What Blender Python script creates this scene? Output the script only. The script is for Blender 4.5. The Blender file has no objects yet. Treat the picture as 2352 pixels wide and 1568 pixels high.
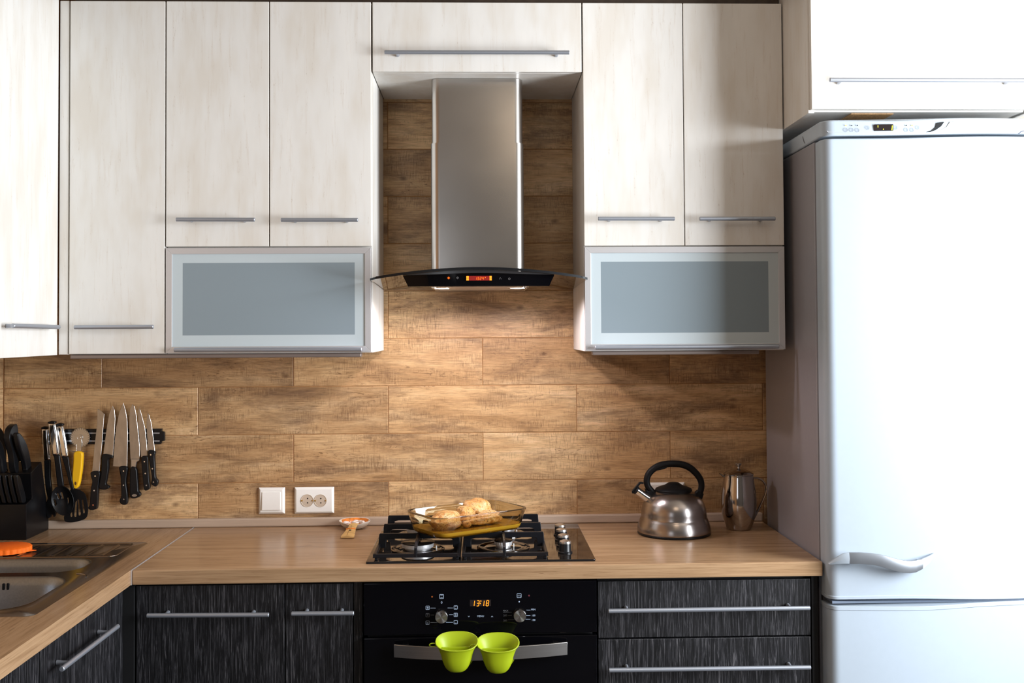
import bpy, bmesh, math, random
from mathutils import Vector, Matrix
random.seed(7)
scn = bpy.context.scene
C = scn.collection
PI = math.pi

# ------------------------------------------------------------------ camera
cam = bpy.data.objects.new('camera', bpy.data.cameras.new('camera'))
C.objects.link(cam)
cam.data.sensor_width = 36.0
cam.data.lens = 36.0 * 2384.3 / 2352
cam.data.shift_y = -81.6 / 2352
cam.data.clip_start = 0.05
yaw, pit, rol = .0306, .024, -.0057
F = Vector((math.sin(yaw), math.cos(yaw), 0)); R = Vector((math.cos(yaw), -math.sin(yaw), 0)); U = Vector((0, 0, 1))
F2 = F*math.cos(pit) + U*math.sin(pit); U2 = U*math.cos(pit) - F*math.sin(pit)
R3 = R*math.cos(rol) + U2*math.sin(rol); U3 = U2*math.cos(rol) - R*math.sin(rol)
cam.matrix_world = Matrix(((R3.x, U3.x, -F2.x, -.0064), (R3.y, U3.y, -F2.y, -3.3264), (R3.z, U3.z, -F2.z, 1.4828), (0, 0, 0, 1)))
scn.camera = cam

# ------------------------------------------------------------------ world, lights, exposure
scn.view_settings.view_transform = 'Standard'
scn.view_settings.look = 'None'
scn.view_settings.gamma = 1.0
scn.view_settings.exposure = 0.10
scn.view_settings.use_curve_mapping = False
world = bpy.data.worlds.new('world'); scn.world = world; world.use_nodes = True
wb = world.node_tree.nodes['Background']
wb.inputs[0].default_value = (0.75, 0.87, 1.0, 1); wb.inputs[1].default_value = 1.0

def area(name, loc, target, sx, sy, power, color, spread=180):
    l = bpy.data.lights.new(name, 'AREA'); l.shape = 'RECTANGLE'; l.size = sx; l.size_y = sy
    l.energy = power; l.color = color; l.spread = math.radians(spread)
    o = bpy.data.objects.new(name, l); C.objects.link(o); o.location = loc
    d = Vector(target) - Vector(loc)
    o.rotation_euler = d.to_track_quat('-Z', 'Y').to_euler()
    return o
# daylight through the window on the right wall and the glazed door behind the camera
area('window_daylight', (2.36, -1.85, 1.60), (1.36, -1.85, 1.60), 1.25, 1.30, 166, (0.90, 0.95, 1.0))
area('rear_window_daylight', (-1.0, -4.55, 1.60), (-.9, -3.5, 1.55), 0.62, 1.20, 2.6, (0.95, 0.97, 1.0))
# unseen warm fill added under the ceiling to tint the upper cabinets
area('warm_fill_light', (0.5, -2.6, 2.55), (0.5, -2.6, 0), 0.5, 0.5, 4.5, (1.0, 0.78, 0.55))

# ------------------------------------------------------------------ helpers
def link(o): C.objects.link(o); return o
def obj(name, bm, m, parent=None, smooth=False, bevel=0, seg=2, kind=None, label=None, autosm=None):
    bmesh.ops.remove_doubles(bm, verts=bm.verts, dist=1e-6)
    bmesh.ops.recalc_face_normals(bm, faces=bm.faces)
    me = bpy.data.meshes.new(name); bm.to_mesh(me); bm.free()
    for mm in (m if isinstance(m, (list, tuple)) else [m]): me.materials.append(mm)
    if smooth:
        for p in me.polygons: p.use_smooth = True
        me.set_sharp_from_angle(angle=math.radians(autosm or 38))
    o = link(bpy.data.objects.new(name, me))
    if parent is not None:
        o.parent = parent
        o.matrix_parent_inverse = Matrix.Translation(-worldloc(parent))
    if bevel:
        b = o.modifiers.new('bevel', 'BEVEL'); b.width = bevel; b.segments = seg; b.limit_method = 'ANGLE'; b.angle_limit = math.radians(40)
    if kind: o['kind'] = kind
    if label: o['label'] = label
    return o
def worldloc(o):
    v = Vector(o.location)
    return v if o.parent is None or o.type == 'EMPTY' else Vector((0, 0, 0)) + v
def tag(o, label, cat, group=None):
    o['label'] = label; o['category'] = cat
    if group: o['group'] = group
    return o
def thing(name, label, cat, loc, group=None):
    o = link(bpy.data.objects.new(name, None)); o.location = loc
    return tag(o, label, cat, group)
def dup(root, off, label=None, group=None):
    r = root.copy(); C.objects.link(r); r.location = Vector(root.location) + Vector(off)
    if label: r['label'] = label
    if group: r['group'] = group
    for ch in list(root.children):
        c = ch.copy(); C.objects.link(c); c.parent = r; c.matrix_parent_inverse = ch.matrix_parent_inverse.copy()
        for g in ch.children:
            d = g.copy(); C.objects.link(d); d.parent = c; d.matrix_parent_inverse = g.matrix_parent_inverse.copy()
    return r
def B(): return bmesh.new()
def box(bm, x0, x1, y0, y1, z0, z1, mi=0):
    vs = [bm.verts.new((x, y, z)) for z in (z0, z1) for y in (y0, y1) for x in (x0, x1)]
    for f in ((0,1,3,2),(4,6,7,5),(0,4,5,1),(2,3,7,6),(0,2,6,4),(1,5,7,3)):
        bm.faces.new([vs[i] for i in f]).material_index = mi
    return bm
def bx(*a): return box(B(), *a)
def v3(ax, t, p):
    return {'x': (t, p[0], p[1]), 'y': (p[0], t, p[1]), 'z': (p[0], p[1], t)}[ax]
def prism(bm, pts, ax, t0, t1, mi=0):
    a = [bm.verts.new(v3(ax, t0, p)) for p in pts]; b = [bm.verts.new(v3(ax, t1, p)) for p in pts]
    n = len(pts)
    bm.faces.new(a).material_index = mi; bm.faces.new(b).material_index = mi
    for i in range(n):
        bm.faces.new((a[i], a[(i+1) % n], b[(i+1) % n], b[i])).material_index = mi
    return bm
def loft(bm, rings, cap0=True, cap1=True, close=True, mi=0):
    R_ = [[bm.verts.new(p) for p in r] for r in rings]; n = len(rings[0])
    for a, b in zip(R_, R_[1:]):
        for i in range(n if close else n-1):
            bm.faces.new((a[i], a[(i+1) % n], b[(i+1) % n], b[i])).material_index = mi
    if cap0: bm.faces.new(R_[0]).material_index = mi
    if cap1: bm.faces.new(R_[-1]).material_index = mi
    return bm
def lathe(bm, prof, cx, cy, n=40, mi=0, cap0=True, cap1=True, sm=0):
    if sm: prof = [(v.x, v.z) for v in smoothpath([(r, 0, z) for r, z in prof], sm)]
    return loft(bm, [[(cx+r*math.cos(2*PI*i/n), cy+r*math.sin(2*PI*i/n), z) for i in range(n)] for r, z in prof], cap0, cap1, mi=mi)
def frame_axes(d):
    d = d.normalized(); u = Vector((0, 0, 1)) if abs(d.z) < .9 else Vector((0, 1, 0))
    s = d.cross(u).normalized(); return s, s.cross(d).normalized()
def tube(bm, path, rad, n=10, rad2=None, mi=0, cap=True, side=None):
    P = [Vector(p) for p in path]; rings = []
    for i, p in enumerate(P):
        d = (P[min(i+1, len(P)-1)] - P[max(i-1, 0)])
        s, u = frame_axes(d)
        if side: s = Vector(side); u = s.cross(d).normalized()
        r = rad[i] if isinstance(rad, (list, tuple)) else rad
        q = (rad2[i] if isinstance(rad2, (list, tuple)) else rad2) if rad2 else r
        if rings:
            if s.dot(ps) < 0: s = -s; u = -u
        ps = s
        rings.append([tuple(p + s*r*math.cos(2*PI*k/n) + u*q*math.sin(2*PI*k/n)) for k in range(n)])
    return loft(bm, rings, cap, cap, mi=mi)
def cyl(bm, p0, p1, r, n=20, r1=None, mi=0):
    return tube(bm, [p0, p1], [r, r if r1 is None else r1], n, mi=mi)
def smoothpath(pts, k=6):
    P = [Vector(p) for p in pts]; out = []
    for i in range(len(P)-1):
        p0 = P[max(i-1, 0)]; p1 = P[i]; p2 = P[i+1]; p3 = P[min(i+2, len(P)-1)]
        for j in range(k):
            t = j/k
            out.append(.5*((2*p1) + (p2-p0)*t + (2*p0-5*p1+4*p2-p3)*t*t + (3*p1-p0-3*p2+p3)*t**3))
    out.append(P[-1]); return out
def smoothpoly(pts, k=4):
    P = [Vector((a, b, 0)) for a, b in pts]; n = len(P); out = []
    for i in range(n):
        p0, p1, p2, p3 = P[i-1], P[i], P[(i+1) % n], P[(i+2) % n]
        for j in range(k):
            t = j/k
            v = .5*((2*p1) + (p2-p0)*t + (2*p0-5*p1+4*p2-p3)*t*t + (3*p1-p0-3*p2+p3)*t**3)
            out.append((v.x, v.y))
    return out
def rrect(x0, x1, y0, y1, r, k=6):
    out = []
    for cx_, cy_, a0 in ((x1-r, y1-r, 0), (x0+r, y1-r, 90), (x0+r, y0+r, 180), (x1-r, y0+r, 270)):
        for j in range(k+1):
            a = math.radians(a0 + 90*j/k); out.append((cx_ + r*math.cos(a), cy_ + r*math.sin(a)))
    return out

# ------------------------------------------------------------------ materials
def new(name):
    m = bpy.data.materials.new(name); m.use_nodes = True
    nt = m.node_tree; return m, nt, nt.nodes['Principled BSDF']
def mat(name, col, rough=.5, metal=0, coat=0, trans=0, ior=1.45, spec=.5, aniso=0, noise=0, bump=0, nscale=(60, 60, 60)):
    m, nt, b = new(name)
    b.inputs['Base Color'].default_value = (*col, 1); b.inputs['Roughness'].default_value = rough
    b.inputs['Metallic'].default_value = metal; b.inputs['Coat Weight'].default_value = coat
    b.inputs['Transmission Weight'].default_value = trans; b.inputs['IOR'].default_value = ior
    b.inputs['Specular IOR Level'].default_value = spec
    if noise or bump:
        N = nt.nodes; L = nt.links
        tc = N.new('ShaderNodeTexCoord'); mp = N.new('ShaderNodeMapping'); mp.inputs['Scale'].default_value = nscale
        nz = N.new('ShaderNodeTexNoise'); nz.inputs['Scale'].default_value = 1; nz.inputs['Detail'].default_value = 4
        L.new(tc.outputs['Object'], mp.inputs[0]); L.new(mp.outputs[0], nz.inputs[0])
        if noise:
            mr = N.new('ShaderNodeMapRange'); mr.inputs[1].default_value = .3; mr.inputs[2].default_value = .7
            mr.inputs[3].default_value = 1-noise; mr.inputs[4].default_value = 1+noise
            mx = N.new('ShaderNodeVectorMath'); mx.operation = 'MULTIPLY'; mx.inputs[0].default_value = col
            L.new(nz.outputs[0], mr.inputs[0]); L.new(mr.outputs[0], mx.inputs[1]); L.new(mx.outputs[0], b.inputs['Base Color'])
        if bump:
            bp = N.new('ShaderNodeBump'); bp.inputs['Strength'].default_value = bump; bp.inputs['Distance'].default_value = .002
            L.new(nz.outputs[0], bp.inputs['Height']); L.new(bp.outputs[0], b.inputs['Normal'])
    return m
def emit(name, col, s):
    m, nt, b = new(name); b.inputs['Base Color'].default_value = (*[c*.3 for c in col], 1)
    b.inputs['Emission Color'].default_value = (*col, 1); b.inputs['Emission Strength'].default_value = s
    return m
def nmap(nt, scale, perobj=0, rot=None):
    N = nt.nodes; L = nt.links
    tc = N.new('ShaderNodeTexCoord'); mp = N.new('ShaderNodeMapping'); mp.inputs['Scale'].default_value = scale
    if rot: mp.inputs['Rotation'].default_value = rot
    if perobj:
        oi = N.new('ShaderNodeObjectInfo'); ml = N.new('ShaderNodeMath'); ml.operation = 'MULTIPLY'; ml.inputs[1].default_value = perobj
        ad = N.new('ShaderNodeVectorMath'); ad.operation = 'ADD'
        L.new(oi.outputs['Random'], ml.inputs[0]); L.new(tc.outputs['Object'], ad.inputs[0]); L.new(ml.outputs[0], ad.inputs[1])
        L.new(ad.outputs[0], mp.inputs[0])
    else: L.new(tc.outputs['Object'], mp.inputs[0])
    return mp.outputs[0]
def noise(nt, vec, detail=6, rough=.55, dist=0):
    n = nt.nodes.new('ShaderNodeTexNoise'); n.inputs['Scale'].default_value = 1; n.inputs['Detail'].default_value = detail
    n.inputs['Roughness'].default_value = rough; n.inputs['Distortion'].default_value = dist
    nt.links.new(vec, n.inputs[0]); return n.outputs[0]
def ramp(nt, fac, stops):
    r = nt.nodes.new('ShaderNodeValToRGB'); e = r.color_ramp.elements
    while len(e) > 1: e.remove(e[-1])
    e[0].position = stops[0][0]; e[0].color = (*stops[0][1], 1)
    for p, c in stops[1:]:
        q = e.new(p); q.color = (*c, 1)
    nt.links.new(fac, r.inputs[0]); return r.outputs[0]
def mixc(nt, fac, a, b, mode='MIX'):
    m = nt.nodes.new('ShaderNodeMix'); m.data_type = 'RGBA'; m.blend_type = mode
    for s, k in ((fac, 0), (a, 6), (b, 7)):
        if isinstance(s, (int, float)): m.inputs[k].default_value = s
        elif isinstance(s, tuple): m.inputs[k].default_value = (*s, 1)
        else: nt.links.new(s, m.inputs[k])
    return m.outputs[2]
def bumpn(nt, b, h, st, dist=.001):
    n = nt.nodes.new('ShaderNodeBump'); n.inputs['Strength'].default_value = st; n.inputs['Distance'].default_value = dist
    nt.links.new(h, n.inputs['Height']); nt.links.new(n.outputs[0], b.inputs['Normal'])

def tile_material(name):
    # wood-look ceramic: tan ground, long fibres, weathered grey-brown stains, short saw marks across, knots
    m, nt, b = new(name); k = 37.0
    def MR(f, a, c_, lo, hi):
        n = nt.nodes.new('ShaderNodeMapRange'); n.inputs[1].default_value = a; n.inputs[2].default_value = c_
        n.inputs[3].default_value = lo; n.inputs[4].default_value = hi; nt.links.new(f, n.inputs[0]); return n.outputs[0]
    ground = noise(nt, nmap(nt, (2.6, 2.6, 15), k), 5, .6, .5)
    c = ramp(nt, ground, [(.30, (.45, .27, .130)), (.46, (.60, .39, .205)), (.58, (.69, .48, .270)), (.74, (.79, .60, .39))])
    # weathered stains
    st = noise(nt, nmap(nt, (3.0, 3.0, 11), k*1.7), 9, .74, .4)
    c = mixc(nt, MR(st, .47, .64, 0, .84), c, (.20, .118, .070))
    # long fibres
    fb = noise(nt, nmap(nt, (16, 16, 300), k*.9), 7, .75, .35)
    c = mixc(nt, 1.0, c, ramp(nt, fb, [(.33, (.50, .44, .38)), (.47, (.88, .86, .83)), (.60, (1.08, 1.08, 1.08)), (.75, (1.25, 1.27, 1.30))]), 'MULTIPLY')
    # wavy growth rings showing in places
    wv = noise(nt, nmap(nt, (22, 22, 95), k*2.9), 6, .7, 2.6)
    wm = noise(nt, nmap(nt, (4.5, 4.5, 15), k*3.7), 2, .5)
    ringm = mixc(nt, 1.0, ramp(nt, wv, [(.36, (1, 1, 1)), (.44, (0, 0, 0))]), ramp(nt, wm, [(.50, (0, 0, 0)), (.60, (.8, .8, .8))]), 'MULTIPLY')
    c = mixc(nt, ringm, c, (.17, .085, .035))
    # saw marks across the grain, dark and light
    cr = noise(nt, nmap(nt, (520, 520, 34), k*.6), 4, .7)
    cm = noise(nt, nmap(nt, (7, 7, 20), k*2.3), 3, .6)
    cmk = ramp(nt, cm, [(.45, (0, 0, 0)), (.62, (.75, .75, .75))])
    c = mixc(nt, mixc(nt, 1.0, ramp(nt, cr, [(.52, (0, 0, 0)), (.62, (1, 1, 1))]), cmk, 'MULTIPLY'), c, (.19, .10, .045))
    c = mixc(nt, mixc(nt, 1.0, ramp(nt, cr, [(.36, (.7, .7, .7)), (.44, (0, 0, 0))]), cmk, 'MULTIPLY'), c, (.66, .47, .27))
    # knots
    vn = nt.nodes.new('ShaderNodeTexVoronoi'); vn.inputs['Scale'].default_value = 1; nt.links.new(nmap(nt, (6.0, 6.0, 11), k*1.3), vn.inputs[0])
    c = mixc(nt, MR(vn.outputs['Distance'], .02, .10, .75, 0), c, (.12, .055, .022))
    oi = nt.nodes.new('ShaderNodeObjectInfo')
    c = mixc(nt, 1.0, c, ramp(nt, oi.outputs['Random'], [(0, (.72, .65, .58)), (.5, (1.0, .95, .88)), (1, (1.16, 1.13, 1.08))]), 'MULTIPLY')
    nt.links.new(c, b.inputs['Base Color']); b.inputs['Roughness'].default_value = .40
    bumpn(nt, b, fb, .2)
    return m
M_tile = tile_material('wood_look_tile')
M_grout = mat('grout', (.36, .18, .07), .8, noise=.15)
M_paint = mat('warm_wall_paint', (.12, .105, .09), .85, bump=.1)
M_ceil = mat('ceiling_paint', (.32, .27, .215), .9, bump=.1)
M_gap_shade = mat('painted_gap_shade', (.06, .04, .028), .6, noise=.2)  # dark brown stands for the shade in the gap over the cabinets

def cream_material(name, sc, tone=(.80, .775, .735)):
    m, nt, b = new(name)
    big = noise(nt, nmap(nt, (sc[0]*.16, sc[1]*.16, sc[2]*.6), 11), 3, .6)
    s = noise(nt, nmap(nt, sc, 11), 8, .7, .3)
    lo = tuple(t*f for t, f in zip(tone, (.93, .90, .86)))
    c = ramp(nt, big, [(.35, lo), (.55, tone), (.75, tuple(t*1.05 for t in tone))])
    sm = ramp(nt, s, [(.54, (0, 0, 0)), (.70, (.55, .55, .55))])
    c = mixc(nt, sm, c, tuple(t*f for t, f in zip(tone, (.84, .77, .70))))
    sp = noise(nt, nmap(nt, (sc[0]*5, sc[1]*5, sc[2]*22), 11), 3, .5)
    spm = ramp(nt, sp, [(.62, (0, 0, 0)), (.72, (.6, .6, .6))])
    spm = mixc(nt, 1.0, spm, ramp(nt, s, [(.54, (0, 0, 0)), (.64, (1, 1, 1))]), 'MULTIPLY')
    c = mixc(nt, spm, c, (.44, .35, .27))
    nt.links.new(c, b.inputs['Base Color']); b.inputs['Roughness'].default_value = .38
    bumpn(nt, b, s, .12)
    return m
M_cream = cream_material('whitewashed_wood_laminate', (75, 75, 5.5))
M_cream_edge = mat('cream_edge_band', (.66, .58, .49), .5)

def dark_material(name, sc):
    m, nt, b = new(name)
    s = noise(nt, nmap(nt, sc, 7), 9, .72, 1.6)
    w_ = noise(nt, nmap(nt, (sc[0]*.12, sc[1]*.12, sc[2]*.9), 7), 3, .6)
    lines = ramp(nt, s, [(.42, (.0025, .0025, .0032)), (.51, (.008, .0078, .010)), (.57, (.050, .049, .055)), (.68, (.155, .148, .155))])
    c = mixc(nt, ramp(nt, w_, [(.35, (0, 0, 0)), (.65, (1, 1, 1))]), mixc(nt, .6, lines, (.35, .35, .35), 'MULTIPLY'), lines)
    nt.links.new(c, b.inputs['Base Color']); b.inputs['Roughness'].default_value = .42
    bumpn(nt, b, s, .5)
    return m
M_dark = dark_material('black_grained_oak', (230, 230, 8))
M_black_body = mat('black_carcass', (.006, .006, .007), .6, noise=.1)

def counter_material(name, sc):
    m, nt, b = new(name)
    s = noise(nt, nmap(nt, sc), 8, .62, .6)
    c = ramp(nt, s, [(.25, (.28, .165, .086)), (.45, (.365, .225, .122)), (.60, (.42, .268, .150)), (.8, (.48, .315, .185))])
    fb = noise(nt, nmap(nt, tuple(q*4.5 for q in sc)), 6, .7, .3)
    c = mixc(nt, 1.0, c, ramp(nt, fb, [(.33, (.74, .70, .66)), (.5, (1, 1, 1)), (.7, (1.08, 1.08, 1.08))]), 'MULTIPLY')
    ck = noise(nt, nmap(nt, (sc[0]*2.2, sc[1]*2.2, sc[2]*2.2)), 4, .6, 1.5)
    c = mixc(nt, ramp(nt, ck, [(.29, (1, 1, 1)), (.33, (0, 0, 0))]), c, (.15, .07, .03))
    nt.links.new(c, b.inputs['Base Color']); b.inputs['Roughness'].default_value = .27
    b.inputs['Specular IOR Level'].default_value = .55
    bumpn(nt, b, s, .06)
    return m
M_counter = counter_material('oak_worktop', (2.0, 34, 80))
M_counter_left = counter_material('oak_worktop_left', (34, 2.0, 80))
M_trimwood = counter_material('pale_oak_trim', (2.2, 30, 80))
_nt = M_trimwood.node_tree
_b = _nt.nodes['Principled BSDF']; _src = _b.inputs['Base Color'].links[0].from_socket
_nt.links.new(mixc(_nt, .55, _src, (.56, .47, .40)), _b.inputs['Base Color']); _b.inputs['Roughness'].default_value = .5

M_steel = mat('brushed_steel', (.56, .55, .54), .30, 1, noise=.06, nscale=(4, 4, 300))
M_hoodsteel = mat('hood_brushed_steel', (.50, .475, .45), .27, 1, noise=.07, nscale=(6, 6, 9))
M_handle = mat('satin_grey_metal', (.42, .45, .51), .42, .75)
M_alu = mat('anodised_aluminium', (.68, .67, .68), .42, .65)
M_chrome = mat('chrome', (.80, .80, .80), .10, 1)
M_polish = mat('polished_steel', (.46, .42, .40), .10, 1, noise=.03)
M_blade = mat('knife_blade_steel', (.50, .47, .44), .34, 1, noise=.12, nscale=(60, 60, 30))
M_bplastic = mat('black_plastic', (.006, .0065, .008), .34, spec=.35)
M_bplastic_matt = mat('matt_black_plastic', (.005, .005, .006), .5, spec=.25)
M_blockwood = mat('black_lacquered_block', (.004, .004, .005), .3, spec=.3)
M_castiron = mat('black_enamelled_iron', (.005, .0055, .008), .36, spec=.4, bump=.12, nscale=(300, 300, 300))
M_cap = mat('black_burner_enamel', (.010, .008, .007), .16, spec=.5)
M_blackglass = mat('black_glass', (.002, .002, .003), .05, 0, spec=.3)
M_hobglass = mat('hob_black_glass', (.012, .009, .007), .06, 0, coat=.6, spec=.9)
M_white_plastic = mat('white_plastic', (.86, .84, .80), .35)
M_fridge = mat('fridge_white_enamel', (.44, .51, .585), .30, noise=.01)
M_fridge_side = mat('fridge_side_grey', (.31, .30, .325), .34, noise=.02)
M_fridge_trim = mat('fridge_trim', (.62, .60, .56), .4)
M_gasket = mat('grey_rubber_gasket', (.13, .13, .14), .6)
M_glass_border = mat('frosted_glass_border', (.53, .60, .63), .33, spec=.6)
M_glass_mid = mat('frosted_glass_centre', (.245, .30, .335), .28, spec=.6)
M_yellow = mat('yellow_plastic', (.90, .50, .01), .38)
M_green = mat('lime_green_silicone', (.34, .43, .005), .45)
M_orange = mat('orange_sponge', (.95, .16, .004), .7, bump=.4, nscale=(500, 500, 500))
M_print = mat('pale_print', (.42, .52, .68), .5)
M_print_dim = mat('dim_print', (.12, .125, .14), .5)
M_red_dim = mat('dull_red_lamp', (.16, .035, .05), .4)
M_orange_dim = mat('dull_orange_lamp', (.42, .11, .02), .4)
M_led_orange = emit('orange_display', (1.0, .16, .008), 1.5)
M_led_yellow = emit('amber_display', (1.0, .30, .012), 1.5)
M_led_red = emit('red_display', (.50, .008, .002), .28)
M_led_green = emit('yellow_green_display', (.8, .75, .02), 2.0)
M_lamp = emit('hood_lamp_glass', (.9, .95, 1.0), 6)
M_display = mat('dark_display', (.02, .015, .015), .2)
M_brownprofile = mat('brown_aluminium_profile', (.30, .245, .22), .45, .5)
M_chip = mat('raw_chipboard', (.62, .36, .16), .8, noise=.35, nscale=(260, 260, 260))
M_ceramic = mat('glazed_ceramic', (.80, .74, .66), .18, coat=.3)
M_ceramic_y = mat('yellow_glazed_ceramic', (.72, .46, .17), .2, coat=.3, noise=.2, nscale=(20, 120, 20))
M_ceramic_o = mat('orange_painted_ceramic', (.70, .22, .04), .2, coat=.3, noise=.4, nscale=(90, 90, 90))
M_garlic = mat('garlic_white', (.82, .72, .66), .35, noise=.08, nscale=(200, 200, 200))
M_floor = mat('floor_laminate', (.065, .058, .055), .4, noise=.2, nscale=(3, 20, 1))
M_window = mat('white_window_frame', (.8, .8, .8), .4)

def glass_mat(name, col, rough=0.0):
    m = mat(name, col, rough, 0, trans=1.0, ior=1.46); return m
M_hoodglass = glass_mat('smoked_hood_glass', (.66, .62, .56))
M_amber = glass_mat('amber_glass', (.72, .63, .44))
M_juice = mat('yellow_cooking_juice', (.62, .34, .025), .08, coat=.3, trans=.5)
# roast chicken
m, nt, b = new('roast_chicken_skin')
n1 = noise(nt, nmap(nt, (42, 42, 42)), 7, .7, 1.2)
c = ramp(nt, n1, [(.30, (.22, .07, .015)), (.39, (.55, .24, .05)), (.50, (.76, .46, .18)), (.68, (.84, .64, .42))])
n3 = noise(nt, nmap(nt, (17, 17, 17)), 3, .6, .8)
c = mixc(nt, ramp(nt, n3, [(.42, (0, 0, 0)), (.60, (.6, .6, .6))]), c, (.60, .25, .04))
n2 = noise(nt, nmap(nt, (330, 330, 330)), 3, .5)
c = mixc(nt, ramp(nt, n2, [(.60, (0, 0, 0)), (.65, (1, 1, 1))]), c, (.05, .03, .012))
nt.links.new(c, b.inputs['Base Color']); b.inputs['Roughness'].default_value = .30
b.inputs['Subsurface Weight'].default_value = .15; b.inputs['Subsurface Radius'].default_value = (.01, .004, .002)
bumpn(nt, b, n1, .9, .005); M_chicken = m
# sink steel, darker brushed
M_sink = mat('sink_steel', (.27, .235, .21), .24, 1, noise=.06, nscale=(40, 40, 40))
M_sinkbowl = mat('sink_bowl_steel', (.27, .285, .31), .38, 1, noise=.08, nscale=(200, 200, 200))

# ------------------------------------------------------------------ room shell
XL, XR, YB, ZC = -1.51, 2.40, -4.60, 2.62
S = 'structure'
def struct(name, bm, m, parent=None, **k): return obj(name, bm, m, parent, kind=S, **k)
struct('floor', bx(XL-.1, XR+.1, YB-.1, .1, -.05, 0), M_floor)
struct('ceiling', bx(XL-.1, XR+.1, YB-.1, .1, ZC, ZC+.05), M_ceil)
wall_back = struct('wall_back', bx(XL-.1, XR+.1, .0014, .10, 0, ZC), M_grout)
wall_left = struct('wall_left', bx(XL-.1, XL-.0014, YB-.1, .10, 0, ZC), M_grout)
wr = B()
box(wr, XR, XR+.1, YB-.1, -2.50, 0, ZC); box(wr, XR, XR+.1, -1.20, .1, 0, ZC)
box(wr, XR, XR+.1, -2.50, -1.20, 0, .92); box(wr, XR, XR+.1, -2.50, -1.20, 2.28, ZC)
struct('wall_right', wr, M_paint)
wf = B()
box(wf, XL-.1, -1.35, YB-.1, YB, 0, ZC); box(wf, -.65, XR+.1, YB-.1, YB, 0, ZC)
box(wf, -1.35, -.65, YB-.1, YB, 0, .95); box(wf, -1.35, -.65, YB-.1, YB, 2.25, ZC)
struct('wall_front', wf, M_paint)
w1 = B()
for a, b_ in ((-2.50, -2.45), (-1.87, -1.82), (-1.25, -1.20)): box(w1, XR+.01, XR+.07, a, b_, .92, 2.28)
for a, b_ in ((.92, .97), (2.23, 2.28)): box(w1, XR+.01, XR+.07, -2.50, -1.20, a, b_)
struct('window_1', w1, M_window)
w2 = B()
for a, b_ in ((-1.35, -1.31), (-.69, -.65)): box(w2, a, b_, YB-.07, YB-.01, .95, 2.25)
for a, b_ in ((.95, .99), (2.21, 2.25)): box(w2, -1.35, -.65, YB-.07, YB-.01, a, b_)
struct('window_2', w2, M_window)
# plain plaster above the tiles, dark board added as the shade above the cabinets
struct('gap_shade_board', bx(-1.165, .872, -.325, -.30, 2.432, ZC), M_gap_shade)
struct('baseboard_right', bx(XR-.015, XR, YB, 0, 0, .07), M_window)

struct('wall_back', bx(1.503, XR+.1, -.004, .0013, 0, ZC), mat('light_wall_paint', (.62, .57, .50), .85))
# tiles of the back wall: 0.6 x 0.15 m, half bond, 2 mm joints
PX, PZ, Z0 = .6015, .1515, 1.4611
def tile_mesh(w_, h_):
    bm = B(); e = .0011
    a = [bm.verts.new(p) for p in ((0, .010, 0), (w_, .010, 0), (w_, .010, h_), (0, .010, h_))]
    c = [bm.verts.new(p) for p in ((0, e, 0), (w_, e, 0), (w_, e, h_), (0, e, h_))]
    f = [bm.verts.new(p) for p in ((e, 0, e), (w_-e, 0, e), (w_-e, 0, h_-e), (e, 0, h_-e))]
    for i in range(4):
        j = (i+1) % 4
        bm.faces.new((a[i], a[j], c[j], c[i])); bm.faces.new((c[i], c[j], f[j], f[i]))
    bm.faces.new(f)
    bmesh.ops.recalc_face_normals(bm, faces=bm.faces)
    me = bpy.data.meshes.new('tile'); bm.to_mesh(me); bm.free(); me.materials.append(M_tile); return me
TM = {}
def tile(x0, x1, z0, z1, parent, left=False):
    key = (round(x1-x0, 4), round(z1-z0, 4))
    if key not in TM: TM[key] = tile_mesh(*key)
    o = link(bpy.data.objects.new('tile', TM[key])); o.parent = parent; o['kind'] = S
    if left:
        o.location = (XL, x0, z0); o.rotation_euler = (0, 0, PI/2)
    else: o.location = (x0, 0, z0)
zbot = .8725
for r in range(-6, 5):            # row r spans Z0-r*PZ (top) down to the next line
    zt = Z0 - (r-1)*PZ; zb = zt - PZ
    if r == -6: zt = 2.31
    if r == 4: zb = zbot
    zb = max(zb, zbot) + .001; zt -= .001
    odd = (r % 2 == 0)
    xs = [XL] + [((c_-4)*PX/2) for c_ in range(-1, 12) if (c_ % 2 == 1) == odd and XL+.03 < (c_-4)*PX/2 < 1.45] + [1.50]
    for a, b_ in zip(xs, xs[1:]):
        if zt - zb < .02: continue
        if r < 0 and (b_ < -.35 or a > .34): continue      # behind the wall cabinets
        tile(a+.001, b_-.001, zb, zt, wall_back)
# left wall tiles, seen as a sliver past the corner and reflected
for r in range(1, 5):
    zt = Z0 - (r-1)*PZ; zb = zt - PZ
    if r == 4: zb = zbot
    ys = [-2.4, -1.8, -1.2, -.6, 0] if r % 2 else [-2.1, -1.5, -.9, -.3, 0]
    for a, b_ in zip(ys, ys[1:]): tile(a+.001, b_-.001-(.001 if b_ == 0 else 0), zb+.001, zt-.001, wall_left, left=True)

# ------------------------------------------------------------------ worktops
ZT = .870
t = thing('worktop', 'long light oak worktop along the back wall holding the hob', 'worktop', (0, -.3, ZT-.038))
obj('slab', bx(-.9095, .893, -.600, -.001, ZT-.038, ZT), M_counter, t, bevel=.003)
obj('metal_joint_strip', bx(-.9125, -.9097, -.6004, -.012, ZT-.038, ZT+.0008), M_alu, t)
t = thing('worktop', 'light oak worktop at the left with the steel sink let into it', 'worktop', (-1.2, -1.2, ZT-.038))
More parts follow.
